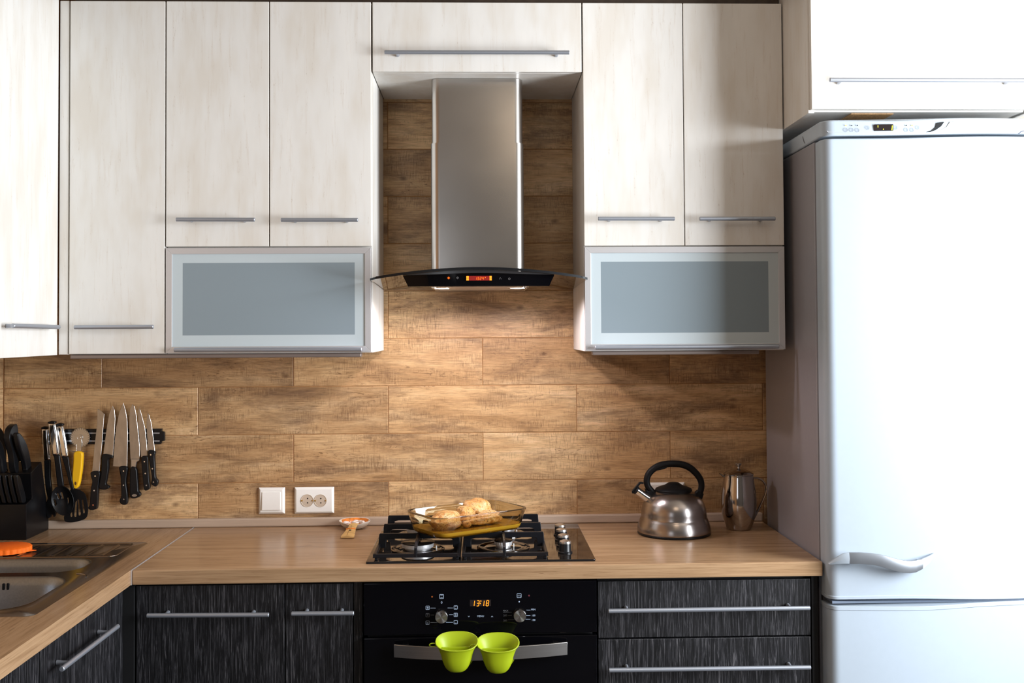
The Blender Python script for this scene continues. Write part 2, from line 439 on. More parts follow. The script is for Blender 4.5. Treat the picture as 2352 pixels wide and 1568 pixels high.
# slab with a cut-out for the sink
s = B()
X0, X1, Y0, Y1 = XL+.001, -.9127, -2.3, -.001
hx0, hx1, hy0, hy1 = -1.455, -.995, -1.015, -.255
box(s, X0, hx0, Y0, Y1, ZT-.038, ZT); box(s, hx1, X1, Y0, Y1, ZT-.038, ZT)
box(s, hx0, hx1, Y0, hy0, ZT-.038, ZT); box(s, hx0, hx1, hy1, Y1, ZT-.038, ZT)
bmesh.ops.remove_doubles(s, verts=s.verts, dist=1e-5)
seen = {}
for f in list(s.faces):
    key = tuple(sorted(v.index for v in f.verts))
s.verts.index_update()
for f in list(s.faces):
    key = tuple(sorted(v.index for v in f.verts)); seen.setdefault(key, []).append(f)
for k_, fs in seen.items():
    if len(fs) > 1:
        for f in fs: s.faces.remove(f)
obj('slab', s, M_counter_left, t)
# upstand trim between worktop and tiles
t = struct('trim_2', bx(-1.49, .893, -.020, -.001, ZT+.0005, .897), M_trimwood, bevel=.004)
struct('trim_3', bx(XL+.001, XL+.018, -2.2, -.022, ZT+.0005, .897), M_trimwood, bevel=.004)

# ------------------------------------------------------------------ bar handle
def bar_handle(p0, p1, out, parent, r=.0058, inset=.035, stand=.030):
    """bar from p0 to p1, posts going back along -out to the door"""
    p0, p1, out = Vector(p0), Vector(p1), Vector(out); d = (p1-p0).normalized()
    bm = B(); tube(bm, [p0, p0+d*.0012, p1-d*.0012, p1], [r*.82, r, r, r*.82], 16)
    for q in (p0+d*inset, p1-d*inset): tube(bm, [q, q-out*(stand*.55), q-out*stand], [r*.62, r*.7, r*.95], 12)
    return obj('handle', bm, M_handle, parent, smooth=True)

# ------------------------------------------------------------------ wall cabinets
DY, DT = -.360, .018
def body(t, x0, x1, z0, z1, y1=DY+DT+.002, m=None):
    return obj('body', bx(x0, x1, y1, -.002, z0, z1), m or M_cream, t, bevel=.001)
def door(t, x0, x1, z0, z1, name='door', yf=DY, m=None, label=None):
    g = .0014
    return obj(name, bx(x0+g, x1-g, yf, yf+DT, z0+g, z1-g), m or M_cream, t, bevel=.0012, label=label)
ZB, ZM, ZTOP = 1.423, 1.7245, 2.429
# corner unit
t = thing('wall_cabinet', 'tall cream corner wall cabinet above the knife rack', 'cabinet', (-1.03, -.18, ZB))
body(t, -1.196, -.899, ZB, ZTOP)
obj('filler_panel', bx(-1.1965, -1.1705, -.357, -.342, ZB, ZTOP), M_cream, t, bevel=.001)
d = door(t, -1.168, -.8985, ZB, ZTOP)
bar_handle((-1.139, -.393, 1.500), (-.920, -.393, 1.500), (0, -1, 0), d)
# left run
t = thing('wall_cabinet', 'cream wall cabinet on the left wall at the photo edge', 'cabinet', (-1.35, -.6, ZB))
obj('body', bx(XL+.002, -1.218, -.96, -.362, ZB+.001, ZTOP), M_cream, t)
d = obj('door', bx(-1.216, -1.198, -.823, -.362, ZB-.001, ZTOP), M_cream, t, bevel=.001)
bar_handle((-1.166, -.715, 1.5025), (-1.166, -.432, 1.5005), (1, 0, 0), d)
obj('door', bx(-1.216, -1.198, -.96, -.826, ZB-.001, ZTOP), M_cream, t, bevel=.001)

def glass_flap(t, x0, x1, z0, z1, yf=DY-.001):
    g = .0015; x0 += g; x1 -= g; z0 += g; z1 -= g; fw = .0125; th = .020
    # pane: sandblasted border, plainer centre
    px0, px1, pz0, pz1 = x0+fw-.002, x1-fw+.002, z0+fw-.002, z1-fw+.002
    bw = .043
    bm = B(); yp = yf+.0025
    cx0, cx1, cz0, cz1 = x0+fw+bw-.009, x1-fw-bw+.009, z0+fw+bw-.006, z1-fw-bw+.013
    q = [(px0, px1, pz0, cz0, 0), (px0, px1, cz1, pz1, 0), (px0, cx0, cz0, cz1, 0), (cx1, px1, cz0, cz1, 0), (cx0, cx1, cz0, cz1, 1)]
    for a, b_, c_, d_, mi in q: box(bm, a, b_, yp, yp+.005, c_, d_, mi)
    pane = obj('glass_door', bm, [M_glass_border, M_glass_mid], t, label='frosted glass flap door')
    # mitred aluminium rails
    fw2 = .0175
    O_ = [(x0, z0), (x1, z0), (x1, z1), (x0, z1)]; I_ = [(x0+fw2, z0+fw2), (x1-fw2, z0+fw2), (x1-fw2, z1-fw2), (x0+fw2, z1-fw2)]
    for i in range(4):
        j = (i+1) % 4
        obj('rail', prism(B(), [O_[i], O_[j], I_[j], I_[i]], 'y', yf-.0005, yf+th), M_alu, pane, bevel=.0006)
    return pane
# left double unit with glass flap
t = thing('wall_cabinet', 'cream double wall cabinet over a frosted glass flap, left of the hood', 'cabinet', (-.606, -.18, ZB))
body(t, -.8975, -.3145, ZB, ZTOP)
d = door(t, -.8975, -.6050, ZM+.001, ZTOP); bar_handle((-.8582, -.393, 1.8005), (-.6388, -.393, 1.7995), (0, -1, 0), d)
d = door(t, -.6050, -.3145, ZM+.001, ZTOP); bar_handle((-.5658, -.393, 1.7985), (-.3499, -.393, 1.7980), (0, -1, 0), d)
d = glass_flap(t, -.8975, -.3155, ZB+.001, ZM); bar_handle((-.8673, -.378, 1.4345), (-.3415, -.378, 1.4325), (0, -1, 0), d, r=.0062, stand=.016)
# hood unit
t = thing('wall_cabinet', 'short cream lift-up wall cabinet directly above the hood chimney', 'cabinet', (-.01, -.18, 2.226))
body(t, -.3120, .2905, 2.2275, ZTOP)
d = door(t, -.3125, .2905, 2.226, ZTOP); bar_handle((-.274, -.393, 2.2738), (.2512, -.393, 2.2745), (0, -1, 0), d)
# right double unit
t = thing('wall_cabinet', 'cream double wall cabinet over a frosted glass flap, beside the fridge', 'cabinet', (.583, -.18, ZB))
body(t, .2925, .8725, ZB, ZTOP)
d = door(t, .2915, .5830, ZM, ZTOP); bar_handle((.3296, -.393, 1.8), (.5483, -.393, 1.7993), (0, -1, 0), d)
d = door(t, .5830, .8730, ZM, ZTOP); bar_handle((.6193, -.393, 1.7991), (.8368, -.393, 1.7986), (0, -1, 0), d)
d = glass_flap(t, .2920, .8728, ZB+.001, ZM-.001); bar_handle((.3199, -.378, 1.4340), (.8477, -.378, 1.4345), (0, -1, 0), d, r=.0062, stand=.016)
# cabinet over the fridge
t = thing('wall_cabinet', 'deep cream cabinet with one wide door above the white fridge', 'cabinet', (1.18, -.3, 2.06))
bm = B()
box(bm, .876, .892, -.580, -.002, 2.062, 2.50); box(bm, 1.467, 1.482, -.580, -.002, 2.062, 2.50)
box(bm, .892, 1.467, -.575, -.002, 2.066, 2.082); box(bm, .892, 1.467, -.57, -.002, 2.48, 2.50)
obj('body', bm, M_cream, t, bevel=.001)
obj('raw_bottom_strip', bx(1.00, 1.115, -.56, -.30, 2.0635, 2.0655), M_chip, t, label='raw chipboard strip')
d = door(t, .8785, 1.479, 2.068, 2.50, yf=-.598); bar_handle((.9172, -.631, 2.1395), (1.4387, -.631, 2.1390), (0, -1, 0), d)
# under-cabinet profiles
obj_ = obj('light_profile', bx(-1.17, -.347, -.345, -.310, 1.4105, 1.4225), M_brownprofile, bevel=.003)
tag(obj_, 'long brown light profile under the left wall cabinets', 'light strip')
obj_ = obj('light_profile', bx(.315, .800, -.345, -.310, 1.4115, 1.4225), M_brownprofile, bevel=.003)
tag(obj_, 'short brown light profile under the cabinet beside the fridge', 'light strip')

# ------------------------------------------------------------------ base cabinets
BF = -.580   # door front plane
def base_body(t, x0, x1): return obj('body', bx(x0, x1, BF+DT+.002, -.005, .10, ZT-.039), M_black_body, t)
t = thing('base_cabinet', 'wide black oak base cabinet nearest the corner', 'cabinet', (-.71, -.3, 0))
base_body(t, -.90, -.5225)
d = door(t, -.906, -.5205, .10, .826, yf=BF, m=M_dark); bar_handle((-.867, -.612, .757), (-.5555, -.612, .7545), (0, -1, 0), d, inset=.045)
t = thing('base_cabinet', 'narrow black oak base cabinet just left of the oven', 'cabinet', (-.42, -.3, 0))
base_body(t, -.5205, -.3185)
d = door(t, -.5205, -.3425, .10, .826, yf=BF, m=M_dark); bar_handle((-.4976, -.612, .7565), (-.3369, -.612, .7555), (0, -1, 0), d)
obj('filler_panel', bx(-.3415, -.3185, BF+.002, BF+.018, .10, .826), M_dark, t, bevel=.001)
t = thing('drawer_cabinet', 'black oak drawer cabinet between the oven and the fridge', 'cabinet', (.59, -.3, 0))
obj('body', bx(.300, .868, BF+DT+.002, -.005, .10, ZT-.039), M_black_body, t)
for i, (za, zb_) in enumerate(((.6715, .822), (.520, .670), (.312, .518), (.105, .310))):
    d = door(t, .2985, .8665, za, zb_, name='drawer', yf=BF, m=M_dark)
    if i < 2: bar_handle((.3231, -.612, (.7520, .5992)[i]), (.8535, -.612, (.7525, .5980)[i]), (0, -1, 0), d, inset=.05)
    else: bar_handle((.3231, -.612, zb_-.07), (.8535, -.612, zb_-.07), (0, -1, 0), d, inset=.05)
obj('side_panel', bx(.869, .885, BF+.001, -.005, .10, ZT-.039), M_black_body, t)
t = thing('base_cabinet', 'black oak sink base cabinet under the left worktop', 'cabinet', (-1.2, -1.0, 0))
bm = B(); box(bm, -1.50, -.955, -2.29, -.61, .10, .66); box(bm, -.972, -.955, -2.29, -.61, .66, ZT-.039)
obj('body', bm, M_black_body, t)
def ldoor(y0, y1, lab=None): return obj('door', bx(-.953, -.935, y0+.0014, y1-.0014, .10, .826), M_dark, t, bevel=.0012)
obj('filler_panel', bx(-.953, -.9355, -.646, -.590, .10, .826), M_dark, t, bevel=.001)
d = ldoor(-1.0985, -.647); bar_handle((-.903, -1.066, .767), (-.903, -.722, .7610), (1, 0, 0), d, inset=.05)
d = ldoor(-1.55, -1.1000); bar_handle((-.903, -1.518, .765), (-.903, -1.174, .765), (1, 0, 0), d, inset=.05)
ldoor(-2.0, -1.5520)
obj_ = obj('corner_post', bx(-.952, -.908, -.588, -.565, .10, .829), M_black_body)
tag(obj_, 'black corner filler post between the two rows of base cabinets', 'panel')
bm = B(); box(bm, -.90, -.32, -.53, -.51, 0, .099); box(bm, .30, .885, -.53, -.51, 0, .099); box(bm, -1.0, -.98, -2.2, -.6, 0, .099)
struct('trim_4', bm, M_black_body)

# ------------------------------------------------------------------ text and 7-segment helpers (raised print on fronts facing the camera)
def text_bm(s_, x, z, size, y, align='CENTER'):
    cu = bpy.data.curves.new('t', 'FONT'); cu.body = s_; cu.size = size; cu.align_x = align; cu.align_y = 'CENTER'; cu.extrude = .0002
    o = bpy.data.objects.new('t', cu); C.objects.link(o)
    dg = bpy.context.evaluated_depsgraph_get(); me = bpy.data.meshes.new_from_object(o.evaluated_get(dg))
    C.objects.unlink(o); bpy.data.objects.remove(o)
    bm = B(); bm.from_mesh(me); bpy.data.meshes.remove(me)
    for v in bm.verts: v.co = Vector((x+v.co.x, y-v.co.z, z+v.co.y))
    return bm
def merge(dst, src):
    me = bpy.data.meshes.new('x'); src.to_mesh(me); src.free(); dst.from_mesh(me); bpy.data.meshes.remove(me)
SEG = {'0': 'abcdef', '1': 'bc', '2': 'abged', '3': 'abgcd', '4': 'fgbc', '8': 'abcdefg'}
def seg_bm(bm, ch, x, z, w_, h_, y, t_=None, sl=.12):
    t_ = t_ or w_*.22
    L_ = {'a': ((0, h_), (w_, h_)), 'b': ((w_, h_/2), (w_, h_)), 'c': ((w_, 0), (w_, h_/2)), 'd': ((0, 0), (w_, 0)),
          'e': ((0, 0), (0, h_/2)), 'f': ((0, h_/2), (0, h_)), 'g': ((0, h_/2), (w_, h_/2))}
    for k_ in SEG[ch]:
        (ax, az), (bx_, bz) = L_[k_]
        if az == bz: pts = [(ax+t_*.3, az-t_/2), (bx_-t_*.3, az-t_/2), (bx_-t_*.3, az+t_/2), (ax+t_*.3, az+t_/2)]
        else: pts = [(ax-t_/2, az+t_*.25), (ax+t_/2, az+t_*.25), (bx_+t_/2, bz-t_*.25), (bx_-t_/2, bz-t_*.25)]
        prism(bm, [(x+p+q*sl, z+q) for p, q in pts], 'y', y-.0004, y)
def sqicon(bm, x, z, h_, y, t_=.0009, kind=''):
    a = h_/2
    for r in ((x-a, x+a, z+a-t_, z+a), (x-a, x+a, z-a, z-a+t_), (x-a, x-a+t_, z-a, z+a), (x+a-t_, x+a, z-a, z+a)):
        box(bm, r[0], r[1], y-.0003, y, r[2], r[3])
    if 't' in kind: box(bm, x-a*.5, x+a*.5, y-.0003, y, z+a*.45, z+a*.45+t_)
    if 'b' in kind: box(bm, x-a*.5, x+a*.5, y-.0003, y, z-a*.5, z-a*.5+t_)
    if 'm' in kind: box(bm, x-a*.45, x+a*.45, y-.0003, y, z-t_*.5, z+t_*.5)
    if 'v' in kind: box(bm, x-t_*.5, x+t_*.5, y-.0003, y, z-a*.5, z+a*.5)
    if 'x' in kind:
        for q in (-1, 1): prism(bm, [(x-a*.35*q, z-a*.4), (x-a*.35*q+t_, z-a*.4), (x+a*.35*q+t_, z+a*.3), (x+a*.35*q, z+a*.3)], 'y', y-.0003, y)
def disc(bm, x, y, z, r, th=.0006, n=16):
    prism(bm, [(x+r*math.cos(2*PI*i/n), z+r*math.sin(2*PI*i/n)) for i in range(n)], 'y', y-th, y)

# ------------------------------------------------------------------ oven
OF = -.596
t = thing('oven', 'black built-in oven with two steel dials and a red clock', 'oven', (-.01, -.3, .1))
obj('body', bx(-.305, .285, -.575, -.02, .20, .826), M_black_body, t)
panel = obj('control_panel', bx(-.3135, .2945, OF, -.577, .6925, .8275), M_blackglass, t, bevel=.002, seg=3)
odoor = obj('oven_door', bx(-.3135, .2945, OF, -.577, .225, .6855), M_blackglass, t, bevel=.002, seg=3)
obj('lower_trim', bx(-.3135, .2945, OF+.004, -.577, .12, .222), M_black_body, t)
bm = B()
for kx, kz in [(-0.1112,0.7421),(0.0927,0.7421)]:
    k_ = B(); rk = .0172
    tube(k_, [(kx, OF+.001, kz), (kx, OF-.016, kz), (kx, OF-.0178, kz)], [rk, rk*.97, rk*.90], 40)
    m_, nt_, b_ = M_knobface if 'M_knobface' in globals() else (None, None, None)
    if m_ is None:
        m_, nt_, b_ = new('spun_steel_dial'); b_.inputs['Base Color'].default_value = (.62, .60, .58, 1)
        b_.inputs['Metallic'].default_value = 1; b_.inputs['Roughness'].default_value = .26; b_.inputs['Anisotropic'].default_value = .85
        tg = nt_.nodes.new('ShaderNodeTangent'); tg.direction_type = 'RADIAL'; tg.axis = 'Y'
        nt_.links.new(tg.outputs[0], b_.inputs['Tangent']); M_knobface = (m_, nt_, b_)
    # local origin at the dial so the radial tangent runs round it
    for v in k_.verts: v.co -= Vector((kx, OF, kz))
    o = obj('dial', k_, m_, panel, smooth=True); o.location = (kx, OF, kz); o.matrix_parent_inverse = Matrix.Identity(4); o.location = Vector((kx, OF, kz)) - Vector(t.location) + Vector(t.location)
    dm = B(); disc(dm, kx, OF-.0176, kz+.0105, .0013, .0006); obj('dial_mark', dm, M_bplastic, panel)
y_ = OF-.0001
pr = B(); dimp = B()
P_ = dict(zip(['b1', 'b2', 'l1', 'l2', 'l3', 'r1', 'r2', 'r3', 'zero', 'dot', 'o1', 'o2', 'dn', 'menu', 'up', 'min', 'h', 'hf', 'max', 'tf', 'th'],
  [(-0.1110,0.7915),(0.0915,0.7909),(-0.1475,0.7627),(-0.1476,0.7436),(-0.1477,0.7242),(-0.0742,0.7625),(-0.0743,0.7433),(-0.0744,0.7242),(-0.1109,0.7755),(0.0916,0.7752),(-0.1357,0.7911),(0.1174,0.7908),(-0.0402,0.7387),(-0.0096,0.7388),(0.0205,0.7378),(0.1283,0.7542),(0.1288,0.7385),(0.1287,0.7269),(0.0559,0.7520),(0.0548,0.7395),(0.0547,0.7268)]))
sqicon(pr, *P_['b1'], .0118, y_, .0011, 'tb'); sqicon(pr, *P_['b2'], .0118, y_, .0011)
merge(pr, text_bm('t°c', P_['b2'][0], P_['b2'][1], .0062, y_))
sqicon(pr, *P_['l1'], .0100, y_, .0009, 'xmv'); sqicon(dimp, *P_['l2'], .0096, y_, .0007, 'tx'); sqicon(pr, *P_['l3'], .0096, y_, .0007, 'mb')
sqicon(pr, *P_['r1'], .0100, y_, .0009, 'tb'); sqicon(pr, *P_['r2'], .0100, y_, .0009, 'txb'); sqicon(pr, *P_['r3'], .0100, y_, .0009, 'b')
merge(pr, text_bm('0', *P_['zero'], .0085, y_)); disc(pr, P_['dot'][0], y_, P_['dot'][1], .0018)
for kk, s_, bm_ in (('menu', 'MENU', pr), ('min', 'MIN', pr), ('h', '100', pr), ('hf', '150', pr), ('max', 'MAX', dimp), ('tf', '250', dimp), ('th', '200', dimp)):
    merge(bm_, text_bm(s_, *P_[kk], .0066, y_))
def line(bm, a, b_, t_=.0009):
    a = Vector(a); b_ = Vector(b_); d_ = (b_-a).normalized(); n_ = Vector((-d_.y, d_.x))*t_/2
    prism(bm, [tuple(a-n_), tuple(b_-n_), tuple(b_+n_), tuple(a+n_)], 'y', y_-.0003, y_)
for q in ([(-0.1404,0.7618),(-0.1266,0.7616)], [(-0.1402,0.7244),(-0.1228,0.7242)], [(-0.1228,0.7242),(-0.1209,0.7269)], [(-0.0956,0.7615),(-0.0815,0.7613)], [(-0.0914,0.7438),(-0.0815,0.7437)], [(-0.0816,0.7242),(-0.0993,0.7244)], [(-0.0993,0.7244),(-0.1011,0.7280)], [(0.1106,0.7533),(0.1208,0.7531)], [(0.1101,0.7393),(0.1207,0.7392)], [(0.1046,0.7296),(0.1206,0.7294)]):
    line(pr, *q)
for q in ([(-0.1401,0.7438),(-0.1307,0.7437)], [(0.0496,0.7479),(0.0721,0.7479)], [(0.0619,0.7401),(0.0720,0.7403)], [(0.0618,0.7287),(0.0792,0.7291)]): line(dimp, *q, .0007)
cx_, cz_ = P_['dn']; line(pr, (cx_-.0022, cz_+.0014), (cx_, cz_-.0014)); line(pr, (cx_+.0022, cz_+.0014), (cx_, cz_-.0014))
cx_, cz_ = P_['up']; line(pr, (cx_-.0022, cz_-.0014), (cx_, cz_+.0014)); line(pr, (cx_+.0022, cz_-.0014), (cx_, cz_+.0014))
obj('printed_symbols', pr, M_print, panel, label='pale blue printed symbols and MENU text', kind='stuff')
obj('printed_symbols', dimp, M_print_dim, panel, label='dim grey printed symbols', kind='stuff')
bm = B(); disc(bm, P_['o1'][0], y_, P_['o1'][1], .0020); obj('indicator_lamp', bm, M_orange_dim, panel, label='small orange indicator lamp')
bm = B(); disc(bm, P_['o2'][0], y_, P_['o2'][1], .0022); obj('indicator_lamp', bm, M_red_dim, panel, label='small dull red indicator lamp')
(a, b_), (c_, d_) = [(-0.0373,0.7651),(0.0179,0.7814)]
disp = obj('clock_display', bx(a, c_, OF-.0004, OF+.001, b_, d_), M_display, panel)
bm = B()
for ch, q in (('1', [(-0.0272,0.7657)]), ('3', [(-0.0206,0.7656)]), ('1', [(-0.0021,0.7654)]), ('8', [(0.0043,0.7656)])):
    seg_bm(bm, ch, q[0][0]-(.0055 if ch == '1' else 0)+.0005, q[0][1], .0058, .0140, OF-.0005, .0017)
for q in [(-0.0087,0.7784),(-0.0102,0.7723)]: disc(bm, q[0], OF-.0005, q[1], .0016)
obj('clock_digits', bm, M_led_yellow, panel, label='glowing orange digits 13:18')
# bowed handle
xs = [-.2339 + i*(.4496)/24 for i in range(25)]
rings = []
for x_ in xs:
    u_ = (x_+.0091)/.2248; yy = -.652 + .036*u_*u_
    rings.append([(x_, yy, .6415), (x_, yy, .6745), (x_, yy+.007, .6745), (x_, yy+.007, .6415)])
bm = B(); loft(bm, rings)
for x_ in (-.205, .187): box(bm, x_-.008, x_+.008, -.619, OF+.001, .648, .668)
obj('handle', bm, M_steel, odoor, smooth=True, bevel=.001)

# green silicone mitts hung over the oven handle
def mitt(xc, label, dz=0, mirror=1):
    def ring(zc, hw, hd, yc, tilt, n=28):
        out = []
        for i in range(n):
            a = 2*PI*i/n; ca, sa = math.cos(a), math.sin(a)
            px_ = hw*math.copysign(abs(ca)**.8, ca); py_ = hd*math.copysign(abs(sa)**.9, sa)
            out.append((xc+px_, yc+py_, zc + tilt*py_/max(hd, .001)))
        return out
    bm = B()
    key = [(.700, .0530, .032, -.676), (.6935, .0480, .0285, -.6775), (.684, .0430, .0255, -.679), (.670, .0380, .0230, -.680), (.655, .0340, .021, -.6805), (.643, .0295, .0190, -.680), (.634, .0240, .016, -.6795), (.628, .0165, .012, -.679), (.6255, .0060, .005, -.678)]
    zz_ = smoothpath([(k_[1], k_[2], k_[0]) for k_ in key], 4); yy_ = smoothpath([(k_[3], 0, 0) for k_ in key], 4)
    prof = [(p.z+dz, p.x, p.y, q.x, .015*max(0, (p.z-.660)/.04)) for p, q in zip(zz_, yy_)]
    loft(bm, [ring(*p_) for p_ in prof], False, True)
    o = obj('pinch_mitt', bm, M_green, None, smooth=True, autosm=80)
    so = o.modifiers.new('solid', 'SOLIDIFY'); so.thickness = .0028; so.offset = 1
    tag(o, label, 'oven mitt', 'green silicone mitts on the oven handle')
    # pocket behind the bar
    bm = B()
    prof = [(.690, .046, .0125, -.622, 0), (.67, .0435, .0120, -.622, 0), (.650, .0415, .011, -.622, 0), (.635, .036, .010, -.622, 0), (.624, .028, .009, -.622, 0), (.6165, .018, .007, -.622, 0), (.614, .007, .004, -.622, 0)]
    loft(bm, [ring(z+dz, a, b_, c_, d_) for z, a, b_, c_, d_ in prof], False, True)
    for v in bm.verts: v.co.x += .006*mirror
    q = obj('rear_pocket', bm, M_green, o, smooth=True, autosm=80); q.modifiers.new('solid', 'SOLIDIFY').thickness = .0025
    obj('inner_fold', bx(xc-.0375, xc+.0385, -.6735, -.6720, .652+dz, .6835+dz), M_green, o, bevel=.0006)
    bm = B()   # saddle over the bar
    rr = []
    for k_ in range(9):
        a = PI*k_/8; yy = -.6405 + .0135*math.cos(a)*1.0; zz = .680 + .004*math.sin(a) + dz
        rr.append([(xc-.046+j*.092/8, yy, zz) for j in range(9)])
    loft(bm, rr, False, False, close=False)
    q = obj('saddle', bm, M_green, o, smooth=True, autosm=80); q.modifiers.new('solid', 'SOLIDIFY').thickness = .002
    bm = B()
    tube(bm, [(xc-.060+.0095*math.cos(a), -.676, .690+dz+.0042*math.sin(a)) for a in [2*PI*i/16 for i in range(17)]], .0014, 8, cap=False)
    obj('hanging_loop', bm, M_green, o, smooth=True)
    return o
mitt(-.0700, 'left of the two lime green silicone mitts on the oven handle')
mitt(.0340, 'right of the two lime green silicone mitts on the oven handle', -.0045)

# ------------------------------------------------------------------ hob
HZ = .8755
t = thing('gas_hob', 'black glass four-burner gas hob let into the oak worktop', 'hob', (-.01, -.3, ZT))
obj('glass_plate', prism(B(), rrect(-.312, .297, -.560, -.052, .006), 'z', ZT+.0003, HZ), M_hobglass, t, bevel=.0015)
obj('front_trim', bx(-.310, .295, -.5615, -.5602, ZT+.0005, HZ-.001), M_bplastic, t)
def grate(x0, x1, fx):
    bm = B(); z0, z1, zt = HZ+.0065, HZ+.0165, .9215
    y0, y1 = -.545, -.085
    # low frame
    box(bm, x0, x1, y0, y0+.009, z0, z1); box(bm, x0, x1, y1-.009, y1, z0, z1)
    box(bm, x0, x0+.008, y0, y1, z0, z1); box(bm, x1-.008, x1, y0, y1, z0, z1)
    for x_ in (x0+.004, x1-.012):
        for y_2 in (y0+.003, y1-.012): box(bm, x_, x_+.008, y_2, y_2+.008, HZ, z0)
    # raised bridges with broad splayed legs
    for yy in (-.412, -.270, -.130):
        prism(bm, [(x0+.001, z0), (x0+.022, z0), (x0+.024, z1+.012), (x0+.036, zt-.015), (x1-.036, zt-.015), (x1-.024, z1+.012), (x1-.022, z0), (x1-.001, z0), (x1-.004, zt-.002), (x1-.006, zt), (x0+.006, zt), (x0+.004, zt-.002)], 'y', yy-.004, yy+.004)
    # fingers towards the burners
    def fing(ya, yb):   # ya outer foot, yb inner tip
        sg = 1 if yb > ya else -1
        prism(bm, [(ya, z0), (ya+sg*.012, z0), (ya+sg*.014, z1+.012), (yb, zt-.012), (yb, zt), (ya+sg*.030, zt-.003), (ya, zt-.014)], 'x', fx-.0038, fx+.0038)
    fing(y0, -.372); fing(y1, -.175)
    box(bm, fx-.0038, fx+.0038, -.318, -.222, zt-.012, zt)
    return obj('pan_support', bm, M_castiron, t, bevel=.0012)
grate(-.2945, -.0635, -.1815); grate(-.0585, .1715, .0550)
def burner(x, y, rh, rr_):
    bm = B()
    lathe(bm, [(rr_, HZ+.0002), (rr_, HZ+.003), (rr_-.003, HZ+.0048), (rr_-.010, HZ+.0045), (rr_-.013, HZ+.0025), (rr_-.024, HZ+.0022), (rh*.9, HZ+.004)], x, y, 48)
    bt = obj('burner', bm, M_hobglass, t, smooth=True)
    bm = B(); n = 40
    lathe(bm, [(rh*.80, HZ+.0035), (rh*.82, HZ+.007), (rh*.97, HZ+.0082), (rh*.985, HZ+.0185), (rh*.9, HZ+.019)], x, y, 48)
    for i in range(24):
        a = 2*PI*i/24
        box(bm, 0, 0.0012, -.0010, .0010, HZ+.0125, HZ+.0185)
        bm.verts.ensure_lookup_table()
        for v in bm.verts[-8:]:
            px_, py_ = v.co.x+rh*.955, v.co.y
            v.co.x = x + px_*math.cos(a)-py_*math.sin(a); v.co.y = y + px_*math.sin(a)+py_*math.cos(a)
    obj('burner_ring', bm, M_alu, bt, smooth=True)
    bm = B(); lathe(bm, [(rh*.9, HZ+.0185), (rh*1.02, HZ+.0192), (rh*1.04, HZ+.0212), (rh*.98, HZ+.0232), (rh*.5, HZ+.0242), (rh*.02, HZ+.0245)], x, y, 48)
    obj('burner_cap', bm, M_cap, bt, smooth=True)
    bm = B(); cyl(bm, (x+rh*1.15, y-rh*.2, HZ+.001), (x+rh*1.15, y-rh*.2, HZ+.012), .0018, 10)
    obj('spark_plug', bm, M_white_plastic, bt, smooth=True)
burner(-.1835, -.410, .0450, .0745); burner(-.196, -.195, .0330, .0600)
burner(.0550, -.400, .0250, .0745); burner(.0600, -.200, .0340, .0650)
for i, (kx, ky) in enumerate(((.2275, -.232), (.2260, -.305), (.2248, -.388), (.2230, -.474))):
    bm = B(); lathe(bm, [(.0195, HZ+.0002), (.0195, HZ+.003), (.0172, HZ+.004), (.0162, HZ+.006), (.0158, HZ+.026), (.0150, HZ+.028)], kx, ky, 36)
    k_ = obj('knob', bm, M_bplastic, t, smooth=True)
    bm = B(); lathe(bm, [(.0163, HZ+.0255), (.0165, HZ+.0285), (.0155, HZ+.0315), (.008, HZ+.0345), (.0004, HZ+.0352)], kx, ky, 36)
    obj('knob_cap', bm, M_steel, k_, smooth=True)

# ------------------------------------------------------------------ glass dish with chicken
GZ = .9220
dc = Vector((-.0465, -.378)); ang = math.radians(33.5)
# rim corners measured on the rim plane: left, near, right, far
def dishpt(u, v, z): 
    c_, s_ = math.cos(ang), math.sin(ang)
    return (dc.x + u*c_ - v*s_, dc.y + u*s_ + v*c_, z)
HL, HW = .152, .094
def dring(hl, hw, r, z, bow=0):
    pts = rrect(-hl, hl, -hw, hw, r, 8)
    return [dishpt(u, v, z + bow*(abs(u)/hl)**2) for u, v in pts]
bm = B()
outer = [(HL*.86, HW*.82, .030, GZ+.0005), (HL*.90, HW*.88, .034, GZ+.004), (HL*.95, HW*.94, .034, GZ+.022), (HL*.985, HW*.98, .034, GZ+.045), (HL, HW, .034, GZ+.052), (HL*1.015, HW*1.02, .035, GZ+.056), (HL*1.01, HW*1.015, .035, GZ+.0595)]
inner = [(HL*.975, HW*.965, .032, GZ+.0595), (HL*.962, HW*.95, .032, GZ+.052), (HL*.93, HW*.92, .032, GZ+.022), (HL*.88, HW*.855, .032, GZ+.0085), (HL*.84, HW*.80, .028, GZ+.0055)]
loft(bm, [dring(*p_) for p_ in outer+inner])
t = thing('baking_dish', 'amber glass baking dish standing askew on the hob pan supports', 'baking dish', (dc.x, dc.y, GZ))
obj('dish', bm, M_amber, t, smooth=True, autosm=50)
bm = B()
loft(bm, [dring(HL*.868, HW*.83, .030, GZ+.0028), dring(HL*.912, HW*.892, .033, GZ+.0070), dring(HL*.930, HW*.916, .033, GZ+.0140), dring(HL*.934, HW*.922, .033, GZ+.0168)])
o = obj('cooking_juice', bm, M_juice, None, smooth=True); o['kind'] = 'stuff'
tag(o, 'yellow cooking juice in the bottom of the glass dish', 'juice')
